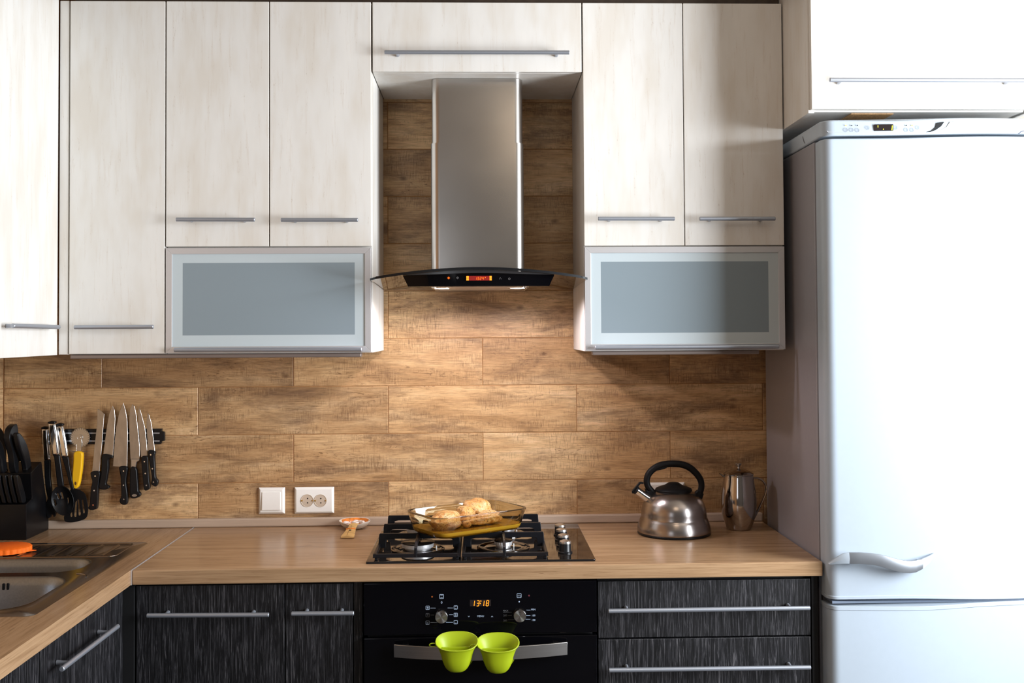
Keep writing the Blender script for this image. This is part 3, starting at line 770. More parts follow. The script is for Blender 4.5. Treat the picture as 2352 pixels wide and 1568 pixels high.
def blob(name, label, cen, ax, rz, ry=0, taper=0, seed=1, bump_=.12, bone=None, group=None):
    bm = B(); bmesh.ops.create_icosphere(bm, subdivisions=5, radius=1)
    rnd = random.Random(seed); ph = [rnd.uniform(0, 6.28) for _ in range(6)]
    Rm = Matrix.Rotation(rz, 3, 'Z') @ Matrix.Rotation(ry, 3, 'Y')
    for v in bm.verts:
        p = v.co.copy()
        k_ = 1 + .022*math.sin(31*p.x+ph[1])*math.sin(27*p.y+ph[2])*math.sin(29*p.z) + bump_*(math.sin(3.1*p.x+ph[0])*math.cos(2.7*p.y+ph[1]) + .6*math.sin(5.3*p.z+ph[2]+2*p.x) + .35*math.sin(8*p.y+ph[3])*math.sin(7*p.x+ph[4]) + .15*math.sin(17*p.x+ph[5])*math.sin(19*p.y+ph[0]))
        tp = 1 - taper*(p.x+1)/2
        q = Vector((p.x*ax[0]*k_, p.y*ax[1]*k_*tp, p.z*ax[2]*k_*tp))
        v.co = Rm @ q + Vector(cen)
    o = obj(name, bm, M_chicken, None, smooth=True, autosm=180)
    tag(o, label, 'chicken', group)
    return o
blob('chicken_thigh', 'roast chicken thigh alone at the left end of the dish', dishpt(-.080, -.014, GZ+.036), (.046, .042, .0280), ang+.3, seed=3)
blob('chicken_thigh', 'largest roast chicken piece, tallest in the dish', dishpt(.044, .014, GZ+.048), (.050, .040, .0330), ang-.5, ry=.2, seed=8)
blob('chicken_thigh', 'browned chicken piece between the other two chicken pieces', dishpt(.000, .006, GZ+.040), (.032, .030, .0270), ang+.8, seed=12)
bm_ = blob('chicken_drumstick', 'pale chicken drumstick lying along the front wall of the dish', dishpt(.026, -.040, GZ+.034), (.064, .030, .0250), ang+PI+.12, taper=.62, seed=20, bump_=.09)
kn = B(); bmesh.ops.create_icosphere(kn, subdivisions=4, radius=1)
kc = dishpt(-.034, -.050, GZ+.028)
for v in kn.verts: v.co = Vector((v.co.x*.013, v.co.y*.012, v.co.z*.011)) + Vector(kc)
obj('knuckle', kn, M_chicken, bm_, smooth=True, autosm=180)

# ------------------------------------------------------------------ extractor hood
t = thing('extractor_hood', 'stainless chimney extractor hood with curved smoked glass canopy', 'hood', (-.012, -.2, 1.6))
def chim(hw, yf, z0, z1, r=.026):
    pts = []
    cx_ = -.0130
    pts.append((cx_-hw, -.002)); 
    for k_ in range(11):
        a = PI + (PI/2)*k_/10; pts.append((cx_-hw+r + r*math.cos(a), yf+r + r*math.sin(a)))
    for k_ in range(11):
        a = 1.5*PI + (PI/2)*k_/10; pts.append((cx_+hw-r + r*math.cos(a), yf+r + r*math.sin(a)))
    pts.append((cx_+hw, -.002))
    return prism(B(), pts, 'z', z0, z1)
obj('chimney_upper', chim(.1345, -.283, 2.030, 2.2262), M_hoodsteel, t, smooth=True)
obj('chimney_lower', chim(.1372, -.2865, 1.652, 2.036), M_hoodsteel, t, smooth=True)
GX0, GX1 = -.3090, .2905; GC = (GX0+GX1)/2
def gz(x):   # arch of the glass
    u_ = (x-GC)/.30; return 1.6545 - .0255*abs(u_)**1.9
def gy(x):
    u_ = (x-GC)/.30; return -.530 + .042*u_*u_
n = 32
rings = []
xs = [GX0 + (GX1-GX0)*i/n for i in range(n+1)]
for x_ in xs:
    yf = gy(x_); z_ = gz(x_); rr = .022
    e = min(x_-GX0, GX1-x_)
    if e < rr: yf += rr - math.sqrt(max(rr*rr-(rr-e)**2, 0))
    zb_ = 1.6215 - 0.0
    # glass flattens from the front arch to the wall
    rings.append([(x_, yf, z_), (x_, yf, z_-.006), (x_, -.29, z_-.006), (x_, -.003, 1.6200+(z_-1.629)*.6-.006), (x_, -.003, 1.6200+(z_-1.629)*.6), (x_, -.29, z_)])
bm = B(); loft(bm, rings)
obj('glass_canopy', bm, M_hoodglass, t, smooth=True)
rings = []
for x_ in xs[1:-1]:
    yf = gy(x_); e = min(x_-GX0, GX1-x_)
    if e < .022: yf += .022 - math.sqrt(max(.022**2-(.022-e)**2, 0))
    rings.append([(x_, yf-.0012, gz(x_)+.0008), (x_, yf-.0012, gz(x_)-.0062), (x_, yf+.0002, gz(x_)-.0062), (x_, yf+.0002, gz(x_)+.0008)])
bm = B(); loft(bm, rings); obj('glass_edge', bm, M_bplastic, t, smooth=True, label='dark front edge of the glass')
# control panel, curved black glass under the arch
CX0, CX1 = -.2180, .1975
rings = []
for i in range(25):
    u_ = i/24; xt = CX0 + (CX1-CX0)*u_; xb = -.2035 + (.1835+.2035)*u_
    yf = gy(xt)+.030; zt = gz(xt)-.0066
    rings.append([(xt, yf, zt), (xb, yf+.004, 1.6055), (xb, yf+.03, 1.6055), (xt, yf+.03, zt)])
bm = B(); loft(bm, rings); cp = obj('control_panel', bm, M_blackglass, t, smooth=True)
rings = []
for i in range(25):
    u_ = i/24; xt = CX0+.012 + (CX1-CX0-.024)*u_
    yf = gy(xt)+.012; zt = gz(xt)-.0064
    rings.append([(xt, yf, zt), (xt, yf, zt-.007*(1-abs(2*u_-1)**3)-.001), (xt, yf+.018, zt-.007*(1-abs(2*u_-1)**3)-.001), (xt, yf+.018, zt)])
bm = B(); loft(bm, rings); obj('panel_upper_band', bm, mat('smoked_band', (.035, .033, .034), .18), t, smooth=True)
obj('body', bx(-.146, .134, -.470, -.003, 1.6075, 1.632), M_hoodsteel, t, bevel=.002)
bm = B(); box(bm, -.128, .116, -.44, -.19, 1.6055, 1.6078); obj('grease_filter', bm, M_steel, t, bevel=.001)
for lx in (-.1150, .1000):
    bm = B(); lathe(bm, [(.030, 1.6079), (.030, 1.6052), (.027, 1.6040), (.021, 1.6040), (.0205, 1.6050)], lx, -.375, 32); lr = obj('lamp_ring', bm, M_chrome, t, smooth=True)
    bm = B(); lathe(bm, [(.0205, 1.6050), (.0205, 1.6036), (.001, 1.6034)], lx, -.375, 32); obj('lamp', bm, M_lamp, lr, smooth=True)
    l = bpy.data.lights.new('hood_lamp_light', 'SPOT'); l.energy = 6.5; l.color = (1.0, .90, .95); l.spot_size = math.radians(172); l.spot_blend = .35; l.shadow_soft_size = .018
    lo = link(bpy.data.objects.new('hood_lamp_light', l)); lo.location = (lx, -.375, 1.598)
# display and icons on the panel face
yq = -.4990
(a, b_), (c_, d_) = [(-0.0439,1.6204),(0.0253,1.6332)]
obj('display', bx(a, c_, yq-.0010, yq+.003, b_, d_), M_led_red, cp, label='small red lit display')
bm = B()
for ch, q in (('1', 1030), ('3', 1052), ('2', 1104), ('4', 1152)):
    qx, qz = [(-0.0208,1.6229),(-0.0077,1.6228)][0]
    qx = -.1335 + 0*qx
    qx = a + (q-824)/(1352-824)*(c_-a); seg_bm(bm, ch, qx-(.0030 if ch == '1' else 0), b_+.0022, .0036, .0068, yq-.0011, .0010)
disc(bm, a+(1220-824)/528*(c_-a), yq-.0011, b_+.0082, .0013)
obj('clock_digits', bm, M_led_orange, cp, label='glowing orange digits 13 24')
bm = B()
for q0, q1 in ((824, 875), (1306, 1352)):
    xa = a + (q0-824)/528*(c_-a); xb = a + (q1-824)/528*(c_-a)
    box(bm, xa, xb, yq-.0016, yq-.0011, b_+.0002, (b_+d_)/2-.0004); box(bm, xa, xb, yq-.0016, yq-.0011, (b_+d_)/2+.0004, d_-.0002)
obj('indicator_lamp', bm, M_led_yellow, cp, label='amber display blocks', kind='stuff')
def ringicon(bm, x, z, r, y, t_=.0007, a0=0, a1=360, n=18):
    for i in range(n):
        p0 = math.radians(a0+(a1-a0)*i/n); p1 = math.radians(a0+(a1-a0)*(i+1)/n)
        prism(bm, [(x+r*math.cos(p0), z+r*math.sin(p0)), (x+r*math.cos(p1), z+r*math.sin(p1)), (x+(r-t_)*math.cos(p1), z+(r-t_)*math.sin(p1)), (x+(r-t_)*math.cos(p0), z+(r-t_)*math.sin(p0))], 'y', y-.0003, y)
Q_ = [(-0.0920,1.6277),(-0.0678,1.6279),(0.0486,1.6259),(0.0733,1.6251)]
bm = B(); ringicon(bm, *Q_[0], .0020, yq-.0002, .0012)
for i in range(6):
    aa = PI/2+PI*i/3; disc(bm, Q_[0][0]+.0030*math.cos(aa), yq-.0002, Q_[0][1]+.0030*math.sin(aa), .00065, .0005, 6)
obj('touch_icon', bm, M_led_orange, cp, label='glowing orange lamp icon')
M_icon = mat('grey_icon', (.22, .21, .21), .5)
bm = B(); ringicon(bm, *Q_[1], .0022, yq-.0002, .0008)
for i in range(6):
    aa = PI/2+PI*i/3; disc(bm, Q_[1][0]+.0031*math.cos(aa), yq-.0002, Q_[1][1]+.0031*math.sin(aa), .00055, .0005, 6)
obj('touch_icon', bm, M_icon, cp)
bm = B()
for i in range(3):
    aa = PI/2 + 2*PI*i/3; c2, s2 = math.cos(aa), math.sin(aa)
    prism(bm, [(Q_[2][0]+.0007*c2, Q_[2][1]+.0007*s2), (Q_[2][0]+.0032*c2-.0010*s2, Q_[2][1]+.0032*s2+.0010*c2), (Q_[2][0]+.0032*c2+.0007*s2, Q_[2][1]+.0032*s2-.0007*c2)], 'y', yq-.0006, yq-.0002)
obj('touch_icon', bm, M_icon, cp)
bm = B(); ringicon(bm, *Q_[3], .0029, yq-.0002, .0007, 125, 415); box(bm, Q_[3][0]-.0003, Q_[3][0]+.0003, yq-.0006, yq-.0002, Q_[3][1], Q_[3][1]+.0034)
obj('touch_icon', bm, M_icon, cp)

# ------------------------------------------------------------------ fridge
t = thing('fridge', 'tall white fridge freezer with a wavy handle', 'fridge', (1.2, -.3, 0))
FX0, FX1 = .8985, 1.4985
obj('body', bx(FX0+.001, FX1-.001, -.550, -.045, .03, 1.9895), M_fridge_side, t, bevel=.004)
obj('gasket', bx(FX0+.006, FX1-.006, -.5635, -.5495, .05, 1.985), M_gasket, t)
def bowed(pts, d0, d1):
    bm = prism(B(), pts, 'y', -d0, d1)
    for v in bm.verts: v.co.y += -.644 + .020*((v.co.x-1.1985)/.30)**2 + .001
    return bm
def front_section(z, off=0, grow=0, r=.030):
    """plan outline of the bowed door front at height z"""
    x0, x1 = FX0-grow, FX1+grow
    pts = [(x0, -.563)]
    def yf(x): u_ = (x-1.1985)/.30; return -.644-off + .020*u_*u_
    for k_ in range(9):
        a = PI + (PI/2)*k_/8; x_ = x0+r+r*math.cos(a); pts.append((x_, yf(x0+r)+r+r*math.sin(a)))
    for k_ in range(1, 14): x_ = x0+r+(x1-x0-2*r)*k_/14; pts.append((x_, yf(x_)))
    for k_ in range(9):
        a = 1.5*PI + (PI/2)*k_/8; x_ = x1-r+r*math.cos(a); pts.append((x_, yf(x1-r)+r+r*math.sin(a)))
    pts.append((x1, -.563))
    return pts, z
def slabz(zlo, zhi):  # zlo / zhi functions of x
    bm = B(); pts, _ = front_section(0)
    loft(bm, [[(x, y, zlo(x)) for x, y in pts], [(x, y, zlo(x)+.004) for x, y in pts], [(x, y, zhi(x)-.004) for x, y in pts], [(x, y, zhi(x)) for x, y in pts]]); return bm
def bell(x, c_, w_): return math.exp(-((x-c_)/w_)**2)
up_lo = lambda x: .7760 + .0060*bell(x, 1.10, .16)
lo_hi = lambda x: .7600 + .0095*(1/(1+math.exp(-(x-1.23)/.04)))
up_hi = lambda x: 1.9855 - .001*0 + .0045*(1/(1+math.exp(-(x-1.25)/.06))) - .0025*bell(x, 1.08, .12)
fd = obj('fridge_door', slabz(up_lo, up_hi), M_fridge, t, smooth=True, autosm=30, bevel=.004, seg=3)
fz = obj('freezer_door', slabz(lambda x: .06, lo_hi), M_fridge, t, smooth=True, autosm=30, bevel=.004, seg=3)
bm = B(); pts, _ = front_section(0)
sh = [(1.1985+(x-1.1985)*1.002, y-.0015 if y < -.57 else y) for x, y in pts]
loft(bm, [[(x, y, up_lo(x)-.0005) for x, y in sh], [(x, y, up_lo(x)+.0080) for x, y in sh]])
obj('door_lip', bm, M_fridge, fd, smooth=True, bevel=.001)
bm = B(); loft(bm, [[(x, y, lo_hi(x)-.0100) for x, y in sh], [(x, y, lo_hi(x)+.0005) for x, y in sh]])
obj('door_lip', bm, M_fridge, fz, smooth=True, bevel=.001)
obj('grip_recess', bx(FX0+.01, FX1-.01, -.625, -.5635, .7665, .7730), mat('blue_grey_recess_shade', (.16, .20, .27), .5), t)  # shade between the two doors put into the recess colour
# top cap with control panel
top_lo = lambda x: 1.9925 + .0045*(1/(1+math.exp(-(x-1.25)/.06))) - .0015*bell(x, 1.08, .12)
top_hi = lambda x: 2.0350 - .0045*bell(x, 1.08, .10) + .0035*(1/(1+math.exp(-(x-1.20)/.04)))
bm = B(); pts, _ = front_section(0, r=.034)
pts = [(FX0, -.02)] + pts[1:-1] + [(FX1, -.02)]
loft(bm, [[(x, y, top_lo(x) if y < -.57 else 1.9905) for x, y in pts], [(x, y+ (.004 if y < -.56 else 0), top_hi(x)) for x, y in pts]])
tc_ = obj('top_cap', bm, M_fridge, t, smooth=True, autosm=30, bevel=.004, seg=3)
yfp = lambda x: -.644 + .020*((x-1.1985)/.30)**2 + .001
bm = B()
BT = [(0.9591,2.0070),(0.9739,2.0067),(0.9888,2.0058),(1.0156,2.0116),(1.0888,2.0113),(1.1152,2.0050),(1.1304,2.0047),(1.1460,2.0111)]
for qx, qz in BT:
    ringicon(bm, qx, qz, .0052, yfp(qx)-.0008, .0007, n=20); ringicon(bm, qx, qz, .0027, yfp(qx)-.0008, .0004, n=14)
obj('button_rings', bm, mat('pale_grey_print', (.28, .31, .36), .5), tc_, kind='stuff')
for (qx, qz), mm in zip([(0.9593,2.0188),(0.9741,2.0185),(0.9889,2.0183),(1.1157,2.0168),(1.1309,2.0169)], (M_led_green, M_bplastic, M_bplastic, M_bplastic, M_led_green)):
    bm = B(); disc(bm, qx, yfp(qx)-.0004, qz, .0016, .0008, 12); obj('indicator_lamp', bm, mm, tc_)
(a, b_), (c_, d_) = [(1.0315,2.0032),(1.0813,2.0200)]
obj('display', bowed(rrect(a, c_, b_, d_, .0015, 3), .0016, .002), M_display, tc_)
bm = B(); yd = yfp(c_)-.0018
for q in [(1.0404,2.0142),(1.0777,2.0105),(1.0549,2.0067)]: pass
q1, q2, q3 = [(1.0404,2.0142),(1.0780,2.0105),(1.0549,2.0067)]
box(bm, q1[0]-.0007, q1[0]+.0007, yd-.0002, yd, q1[1]-.003, q1[1]+.003)
prism(bm, [(q2[0]-.0022, q2[1]-.0062), (q2[0]+.0008, q2[1]-.0062), (q2[0]+.0018, q2[1]+.0062), (q2[0]-.0002, q2[1]+.0062)], 'y', yd-.0002, yd)
disc(bm, q3[0], yd, q3[1], .0014, .0003, 10)
obj('display_marks', bm, M_led_green, tc_, label='glowing yellow display marks')
bm = B(); sw = [(1.1671,1.9986),(1.1812,2.0032),(1.1916,2.0114),(1.1967,2.0235),(1.2161,2.0259),(1.2077,2.0143),(1.1929,2.0041),(1.1782,1.9989)]
bm = bowed(sw, .0012, .003); obj('dark_emblem', bm, M_bplastic, tc_, label='dark curved accent')
bm = B(); sw = [(1.1811,1.9960),(1.2046,2.0027),(1.2223,2.0128),(1.2319,2.0259),(1.2503,2.0282),(1.2370,2.0157),(1.2222,2.0056),(1.2016,1.9980)]
bm = bowed(sw, .0010, .003); obj('accent_ridge', bm, M_white_plastic, tc_, bevel=.0008)
bm = B(); sw = [(0.9097,2.0049),(0.9131,2.0020),(0.9770,1.9992),(1.0644,1.9969),(1.1636,1.9977),(1.1636,1.9986),(1.0644,1.9980),(0.9770,2.0003),(0.9146,2.0032),(0.9108,2.0061)]
bm = bowed(sw, .0004, .003); obj('panel_seam', bm, mat('seam_grey', (.42, .43, .45), .5), tc_)
bm = B()
mk = [(1.4206,1.9965),(1.4265,2.0017),(1.4331,2.0041)]
tube(bm, [(x, yfp(x)-.0006, z) for x, z in mk] + [(mk[-1][0]+.012, yfp(mk[-1][0])-.0006, mk[-1][1]+.0005), (mk[-1][0]+.024, yfp(mk[-1][0])-.0006, mk[-1][1]-.005)], .0009, 6)
obj('emblem', bm, mat('blue_black_print', (.02, .03, .08), .4), tc_, label='dark curved emblem stroke')
bm = B(); ck = [(-0.4575,2.0225),(-0.4611,2.0141),(-0.4667,2.0060),(-0.4762,1.9991),(-0.4801,1.9981),(-0.4716,2.0060),(-0.4651,2.0140),(-0.4605,2.0219)]
prism(bm, ck, 'x', FX0-.0006, FX0+.001); obj('side_seam', bm, M_gasket, tc_)
# wavy handle
hs = [(0.8930,0.8749),(0.8930,0.8721),(0.9102,0.8908),(0.9100,0.8752),(0.9273,0.9033),(0.9270,0.8772),(0.9409,0.9066),(0.9405,0.8781),(0.9669,0.9072),(0.9665,0.8783),(0.9986,0.9053),(0.9982,0.8763),(1.0189,0.9022),(1.0185,0.8722),(1.0381,0.8976),(1.0377,0.8658),(1.0596,0.8911),(1.0591,0.8594),(1.0788,0.8864),(1.0783,0.8547),(1.0958,0.8845),(1.0953,0.8534),(1.1128,0.8849),(1.1123,0.8548),(1.1321,0.8880),(1.1317,0.8624),(1.1527,0.8945),(1.1524,0.8766),(1.1641,0.8981),(1.1639,0.8887),(1.1721,0.8998),(1.1720,0.8981)]
rings = []
N_ = len(hs)//2
for i in range(N_):
    (xa, za), (xb, zb2) = hs[2*i], hs[2*i+1]; u_ = i/(N_-1)
    x_ = xa; yy = -.6435 - .030*math.sin(PI*min(max((u_), 0), 1))**.7
    rings.append([(x_, yy, za), (x_, yy-.004, (za+zb2)/2), (x_, yy-.001, zb2), (x_, yy+.005, zb2), (x_, yy+.006, za)])
bm = B(); loft(bm, rings)
bm.faces.ensure_lookup_table()
for f in bm.faces:
    cx_ = f.calc_center_median().x
    f.material_index = 0 if .952 < cx_ < 1.128 else 1
for x_ in (.955, 1.135):
    zz = {.955: .8845, 1.135: .8770}[x_]
    box(bm, x_-.010, x_+.010, -.652, -.625, zz-.006, zz+.006, 1)
obj('handle', bm, [mat('brushed_handle_inlay', (.30, .32, .35), .35, .7), M_fridge], fd, smooth=True, bevel=.0008)

# ------------------------------------------------------------------ kettle
kx, ky = .5745, -.195
t = thing('kettle', 'stainless whistling kettle with black arched handle and black lid', 'kettle', (kx, ky, ZT))
bm = B(); lathe(bm, [(.106, ZT+.0005), (.1095, ZT+.002), (.1100, ZT+.006), (.108, ZT+.008)], kx, ky, 56)
obj('base', bm, M_bplastic, t, smooth=True)
bm = B(); lathe(bm, [(.107, ZT+.0065), (.1100, ZT+.0085), (.1098, ZT+.016), (.1080, ZT+.026), (.1030, .9110), (.0992, .9195), (.0980, .9280), (.0970, .9400), (.0940, .9530), (.0880, .9670), (.0785, .9800), (.0660, .9910), (.0560, .9965), (.0530, .9985), (.05, .9990)], kx, ky, 64, sm=4)
obj('body', bm, M_kettle if 'M_kettle' in globals() else mat('kettle_brushed_steel', (.38, .34, .325), .25, 1, noise=.05, nscale=(3, 3, 200)), t, smooth=True)
bm = B(); lathe(bm, [(.0545, .9975), (.0560, 1.0010), (.0530, 1.0050), (.040, 1.0105), (.027, 1.0145), (.020, 1.0195), (.014, 1.0228), (.006, 1.0240), (.0004, 1.0241)], kx, ky, 40)
obj('lid', bm, M_bplastic_matt, t, smooth=True)
HP = [(0.5169,0.9905),(0.5065,0.9992),(0.4961,1.0135),(0.4934,1.0305),(0.4993,1.0485),(0.5138,1.0635),(0.5330,1.0737),(0.5559,1.0782),(0.5779,1.0786),(0.6018,1.0759),(0.6247,1.0662),(0.6436,1.0489),(0.6559,1.0308),(0.6595,1.0118),(0.6555,0.9929),(0.6486,0.9769)]
path = smoothpath([(x, ky, z) for x, z in HP], 5)
nn = len(path); rad = []
for i in range(nn):
    u_ = i/(nn-1); rad.append(.0085 + .0032*abs(math.sin(PI*u_*1.0))*0 + (.0022 if .1 < u_ < .9 else .0012*0))
rad = [.0088 + .0016*math.sin(PI*i/(nn-1)) for i in range(nn)]
bm = B(); tube(bm, path, [.0105]*nn, 16, rad2=rad, side=(0, 1, 0))
gp = [(0.5156,1.0578),(0.5252,1.0596),(0.5367,1.0619),(0.5462,1.0641),(0.5558,1.0687),(0.5568,1.0744),(0.5330,1.0737),(0.5157,1.0634)]
prism(bm, gp, 'y', ky-.008, ky+.008)
gp = [(0.5397,1.0803),(0.5465,1.0864),(0.5531,1.0845),(0.5559,1.0801)]
prism(bm, gp, 'y', ky-.006, ky+.006)
kh = obj('handle', bm, M_bplastic_matt, t, smooth=True, bevel=.0015)
bm = B(); lg = [(0.4875,1.0060),(0.4989,0.9983),(0.5094,1.0058),(0.5189,0.9934),(0.5169,0.9868),(0.4958,0.9794),(0.4902,0.9889)]
prism(bm, lg, 'y', ky-.010, ky+.010)
obj('handle_bracket', bm, M_bplastic_matt, t, bevel=.003, seg=3); bm = B()
lg = [(0.6354,0.9893),(0.6479,1.0005),(0.6650,0.9890),(0.6591,0.9711),(0.6524,0.9702),(0.6448,0.9797)]
prism(bm, lg, 'y', ky-.010, ky+.010)
obj('handle_bracket', bm, M_bplastic_matt, t, bevel=.003, seg=3)
sp = [(0.4970,0.9725),(0.4895,0.9801),(0.4602,1.0021)]
bm = B(); tube(bm, [(sp[0][0]+.008, -.200, sp[0][1]-.002), (sp[1][0], -.203, sp[1][1]), (sp[2][0], -.207, sp[2][1])], [.0150, .0122, .0115], 28)
obj('spout', bm, M_chrome, t, smooth=True)
bm = B(); tube(bm, [(sp[2][0]+.001, -.207, sp[2][1]-.001), (sp[2][0]-.0035, -.2075, sp[2][1]+.002)], [.0132, .0125], 24)
lv = [(0.4469,0.9931),(0.4456,0.9997),(0.4572,1.0138),(0.4677,1.0259),(0.4725,1.0277),(0.4814,1.0263),(0.4813,1.0207),(0.4724,1.0215),(0.4667,1.0155),(0.4541,0.9931)]
prism(bm, lv, 'y', -.2125, -.2015)
obj('spout_cap', bm, M_bplastic, t, smooth=True, bevel=.001)

# ------------------------------------------------------------------ coffee pot
cx0, cy0 = .7860, -.140
t = thing('coffee_pot', 'polished steel coffee press beside the fridge, right of the kettle', 'coffee pot', (cx0, cy0, ZT))
bm = B(); lathe(bm, [(.034, ZT+.0005), (.0365, ZT+.002), (.0400, .8800), (.0440, .8910), (.0495, .9100), (.0528, .9280), (.0540, .9450), (.0537, .9650), (.0522, .9820), (.0495, 1.0000), (.0468, 1.0180), (.0452, 1.0320), (.0450, 1.0365), (.0435, 1.0368)], cx0, cy0, 64, sm=3)
obj('body', bm, M_polish, t, smooth=True)
bm = B(); lathe(bm, [(.0440, 1.0366), (.0458, 1.0380), (.0458, 1.0400), (.0430, 1.0420), (.034, 1.0475), (.020, 1.0530), (.008, 1.0555), (.0045, 1.0565), (.0040, 1.0610), (.0060, 1.0640), (.0092, 1.0675), (.0098, 1.0700), (.0085, 1.0720), (.003, 1.0728), (.0004, 1.0729)], cx0, cy0, 48)
obj('lid', bm, M_polish, t, smooth=True)
bm = B(); tube(bm, [(cx0-.036, cy0, 1.0290), (cx0-.048, cy0, 1.0330), (cx0-.0585, cy0, 1.0405)], [.011, .0075, .0045], 14, rad2=[.006, .0035, .0018]); obj('spout', bm, M_polish, t, smooth=True)
hp = [(0.8275,1.0251),(0.8422,1.0253),(0.8558,1.0200),(0.8664,1.0093),(0.8708,0.9957),(0.8690,0.9783),(0.8610,0.9591),(0.8509,0.9380),(0.8390,0.9149),(0.8280,0.8948)]
path = smoothpath([(x, cy0, z) for x, z in hp], 4)
bm = B(); tube(bm, path, [.0062]*len(path), 12, rad2=[.0032]*len(path), side=(0, 1, 0)); obj('handle', bm, M_polish, t, smooth=True)

# ------------------------------------------------------------------ switch and sockets
def plate(bm, x0, x1, z0, z1, d=.010, e=.006):
    loft(bm, [[(x0, .0, z0), (x1, .0, z0), (x1, .0, z1), (x0, .0, z1)], [(x0, -.004, z0), (x1, -.004, z0), (x1, -.004, z1), (x0, -.004, z1)],
              [(x0+e, -d, z0+e), (x1-e, -d, z0+e), (x1-e, -d, z1-e), (x0+e, -d, z1-e)]])
t = thing('light_switch', 'square white light switch on the tiles left of the sockets', 'switch', (-.669, 0, .95))
bm = B(); plate(bm, -.7105, -.6280, .9085, .9915); obj('frame', bm, M_white_plastic, t, bevel=.001)
obj('rocker', prism(B(), [(-.0145, .922), (-.0115, .978), (-.009, .9785), (-.009, .9215)], 'x', -.6985, -.6405), M_white_plastic, t, bevel=.0008)
t = thing('double_socket', 'white double wall socket on the tiles left of the hob', 'socket', (-.535, 0, .95))
bm = B(); plate(bm, -.5975, -.4730, .9085, .9915); fr = obj('frame', bm, M_white_plastic, t, bevel=.001)
sc = [(-0.5569,0.9499),(-0.5153,0.9494)]
M_socket_in = mat('socket_recess_plastic', (.56, .46, .36), .4)
for i, (sx, sz) in enumerate(sc):
    bm = B(); rr = .0188
    n = 36
    def circ(r, y): return [(sx+r*math.cos(2*PI*k/n), y, sz+r*math.sin(2*PI*k/n)) for k in range(n)]
    loft(bm, [circ(.0205 if 0 else rr+.0012, -.0098), circ(rr+.0012, -.0112), circ(rr, -.0112), circ(rr-.001, -.0103)], False, True)
    so = obj('outlet', bm, M_socket_in, t, smooth=True, autosm=25)
    bm = B()
    for dz in (-.0068, .0068): disc(bm, sx+.0018, -.0103, sz+dz, .0021, .0005, 14)
    obj('pin_hole', bm, M_bplastic, so)
    bm = B(); box(bm, sx-.0185, sx-.0140, -.0128, -.0103, sz-.0020, sz+.0022); box(bm, sx+.0155, sx+.0180, -.0128, -.0103, sz-.0018, sz+.0018)
    obj('earth_clip', bm, mat('brass', (.70, .45, .10), .3, 1) if i == 0 else bpy.data.materials['brass'], so)
t = thing('double_socket', 'white wall socket plate half hidden behind the kettle', 'socket', (.588, 0, .95))
bm = B(); plate(bm, .5305, .6455, .9115, .9945); obj('frame', bm, M_white_plastic, t, bevel=.001)

# ------------------------------------------------------------------ knife rack with knives
t = tag(obj('magnetic_rack', None or prism(B(), [(-1.3860,1.1824),(-1.0116,1.1809),(-1.0132,1.1736),(-1.0040,1.1702),(-1.0039,1.1426),(-1.0131,1.1411),(-1.0148,1.1328),(-1.3857,1.1351)], 'y', -.014, -.0005), M_bplastic, bevel=.0015), 'black magnetic knife rack on the tiles above the corner worktop', 'knife rack')
bm = B()
for a, b_ in ((466, 478), (540, 552)):
    p_ = [(-1.3767,1.1723),(-1.0184,1.1692),(-1.0184,1.1652),(-1.3767,1.1684)] if a == 466 else [(-1.3766,1.1479),(-1.0183,1.1447),(-1.0183,1.1407),(-1.3766,1.1439)]
    prism(bm, p_, 'y', -.0155, -.0138)
obj('magnet_strip', bm, M_handle, t)
def flatknife(label, blade, handle, rivets=(), y=-.018, bolster=None, endcap=None, ridge=None):
    bx_ = sum(p[0] for p in handle)/len(handle); t = thing('kitchen_knife', label, 'knife', (bx_, y, handle[-1][1]), 'knives on the magnetic rack')
    bm = B(); prism(bm, blade, 'y', y-.0011, y+.0009); obj('blade', bm, M_blade, t, bevel=.0006, seg=1)
    hp_ = smoothpoly(handle, 3)
    h_ = obj('handle', prism(B(), hp_, 'y', y-.0085, y+.0080), M_bplastic, t, smooth=True, bevel=.0035, seg=3)
    for rx, rz in rivets:
        bm = B(); disc(bm, rx, y-.0083, rz, .0023, .0008, 14); obj('rivet', bm, M_chrome, h_)
    if bolster: obj('bolster', prism(B(), bolster, 'y', y-.0050, y+.0045), M_steel, t, bevel=.002)
    if endcap:
        (ex, ez), a_, b2 = endcap; bm = B()
        prism(bm, [(ex+a_*math.cos(2*PI*i/18), ez+b2*math.sin(2*PI*i/18)) for i in range(18)], 'y', y-.0092, y-.0075); obj('end_cap', bm, M_steel, h_)
    return t
flatknife('bread knife with a square slanted tip, leftmost knife on the rack', [(-1.2089,1.2463),(-1.2006,1.2413),(-1.1875,1.2296),(-1.1891,1.2164),(-1.1953,1.1272),(-1.2025,1.0498),(-1.2254,1.0500),(-1.2166,1.1406),(-1.2103,1.2000)],
  [(-1.2255,1.0498),(-1.2000,1.0489),(-1.2025,1.0193),(-1.2041,0.9963),(-1.2071,0.9405),(-1.2136,0.9323),(-1.2266,0.9308),(-1.2348,0.9375),(-1.2300,0.9473),(-1.2263,0.9965),(-1.2221,1.0195),(-1.2264,1.0360)], [(-1.2126,1.0364),(-1.2156,0.9915),(-1.2187,0.9465)], y=-.0215)
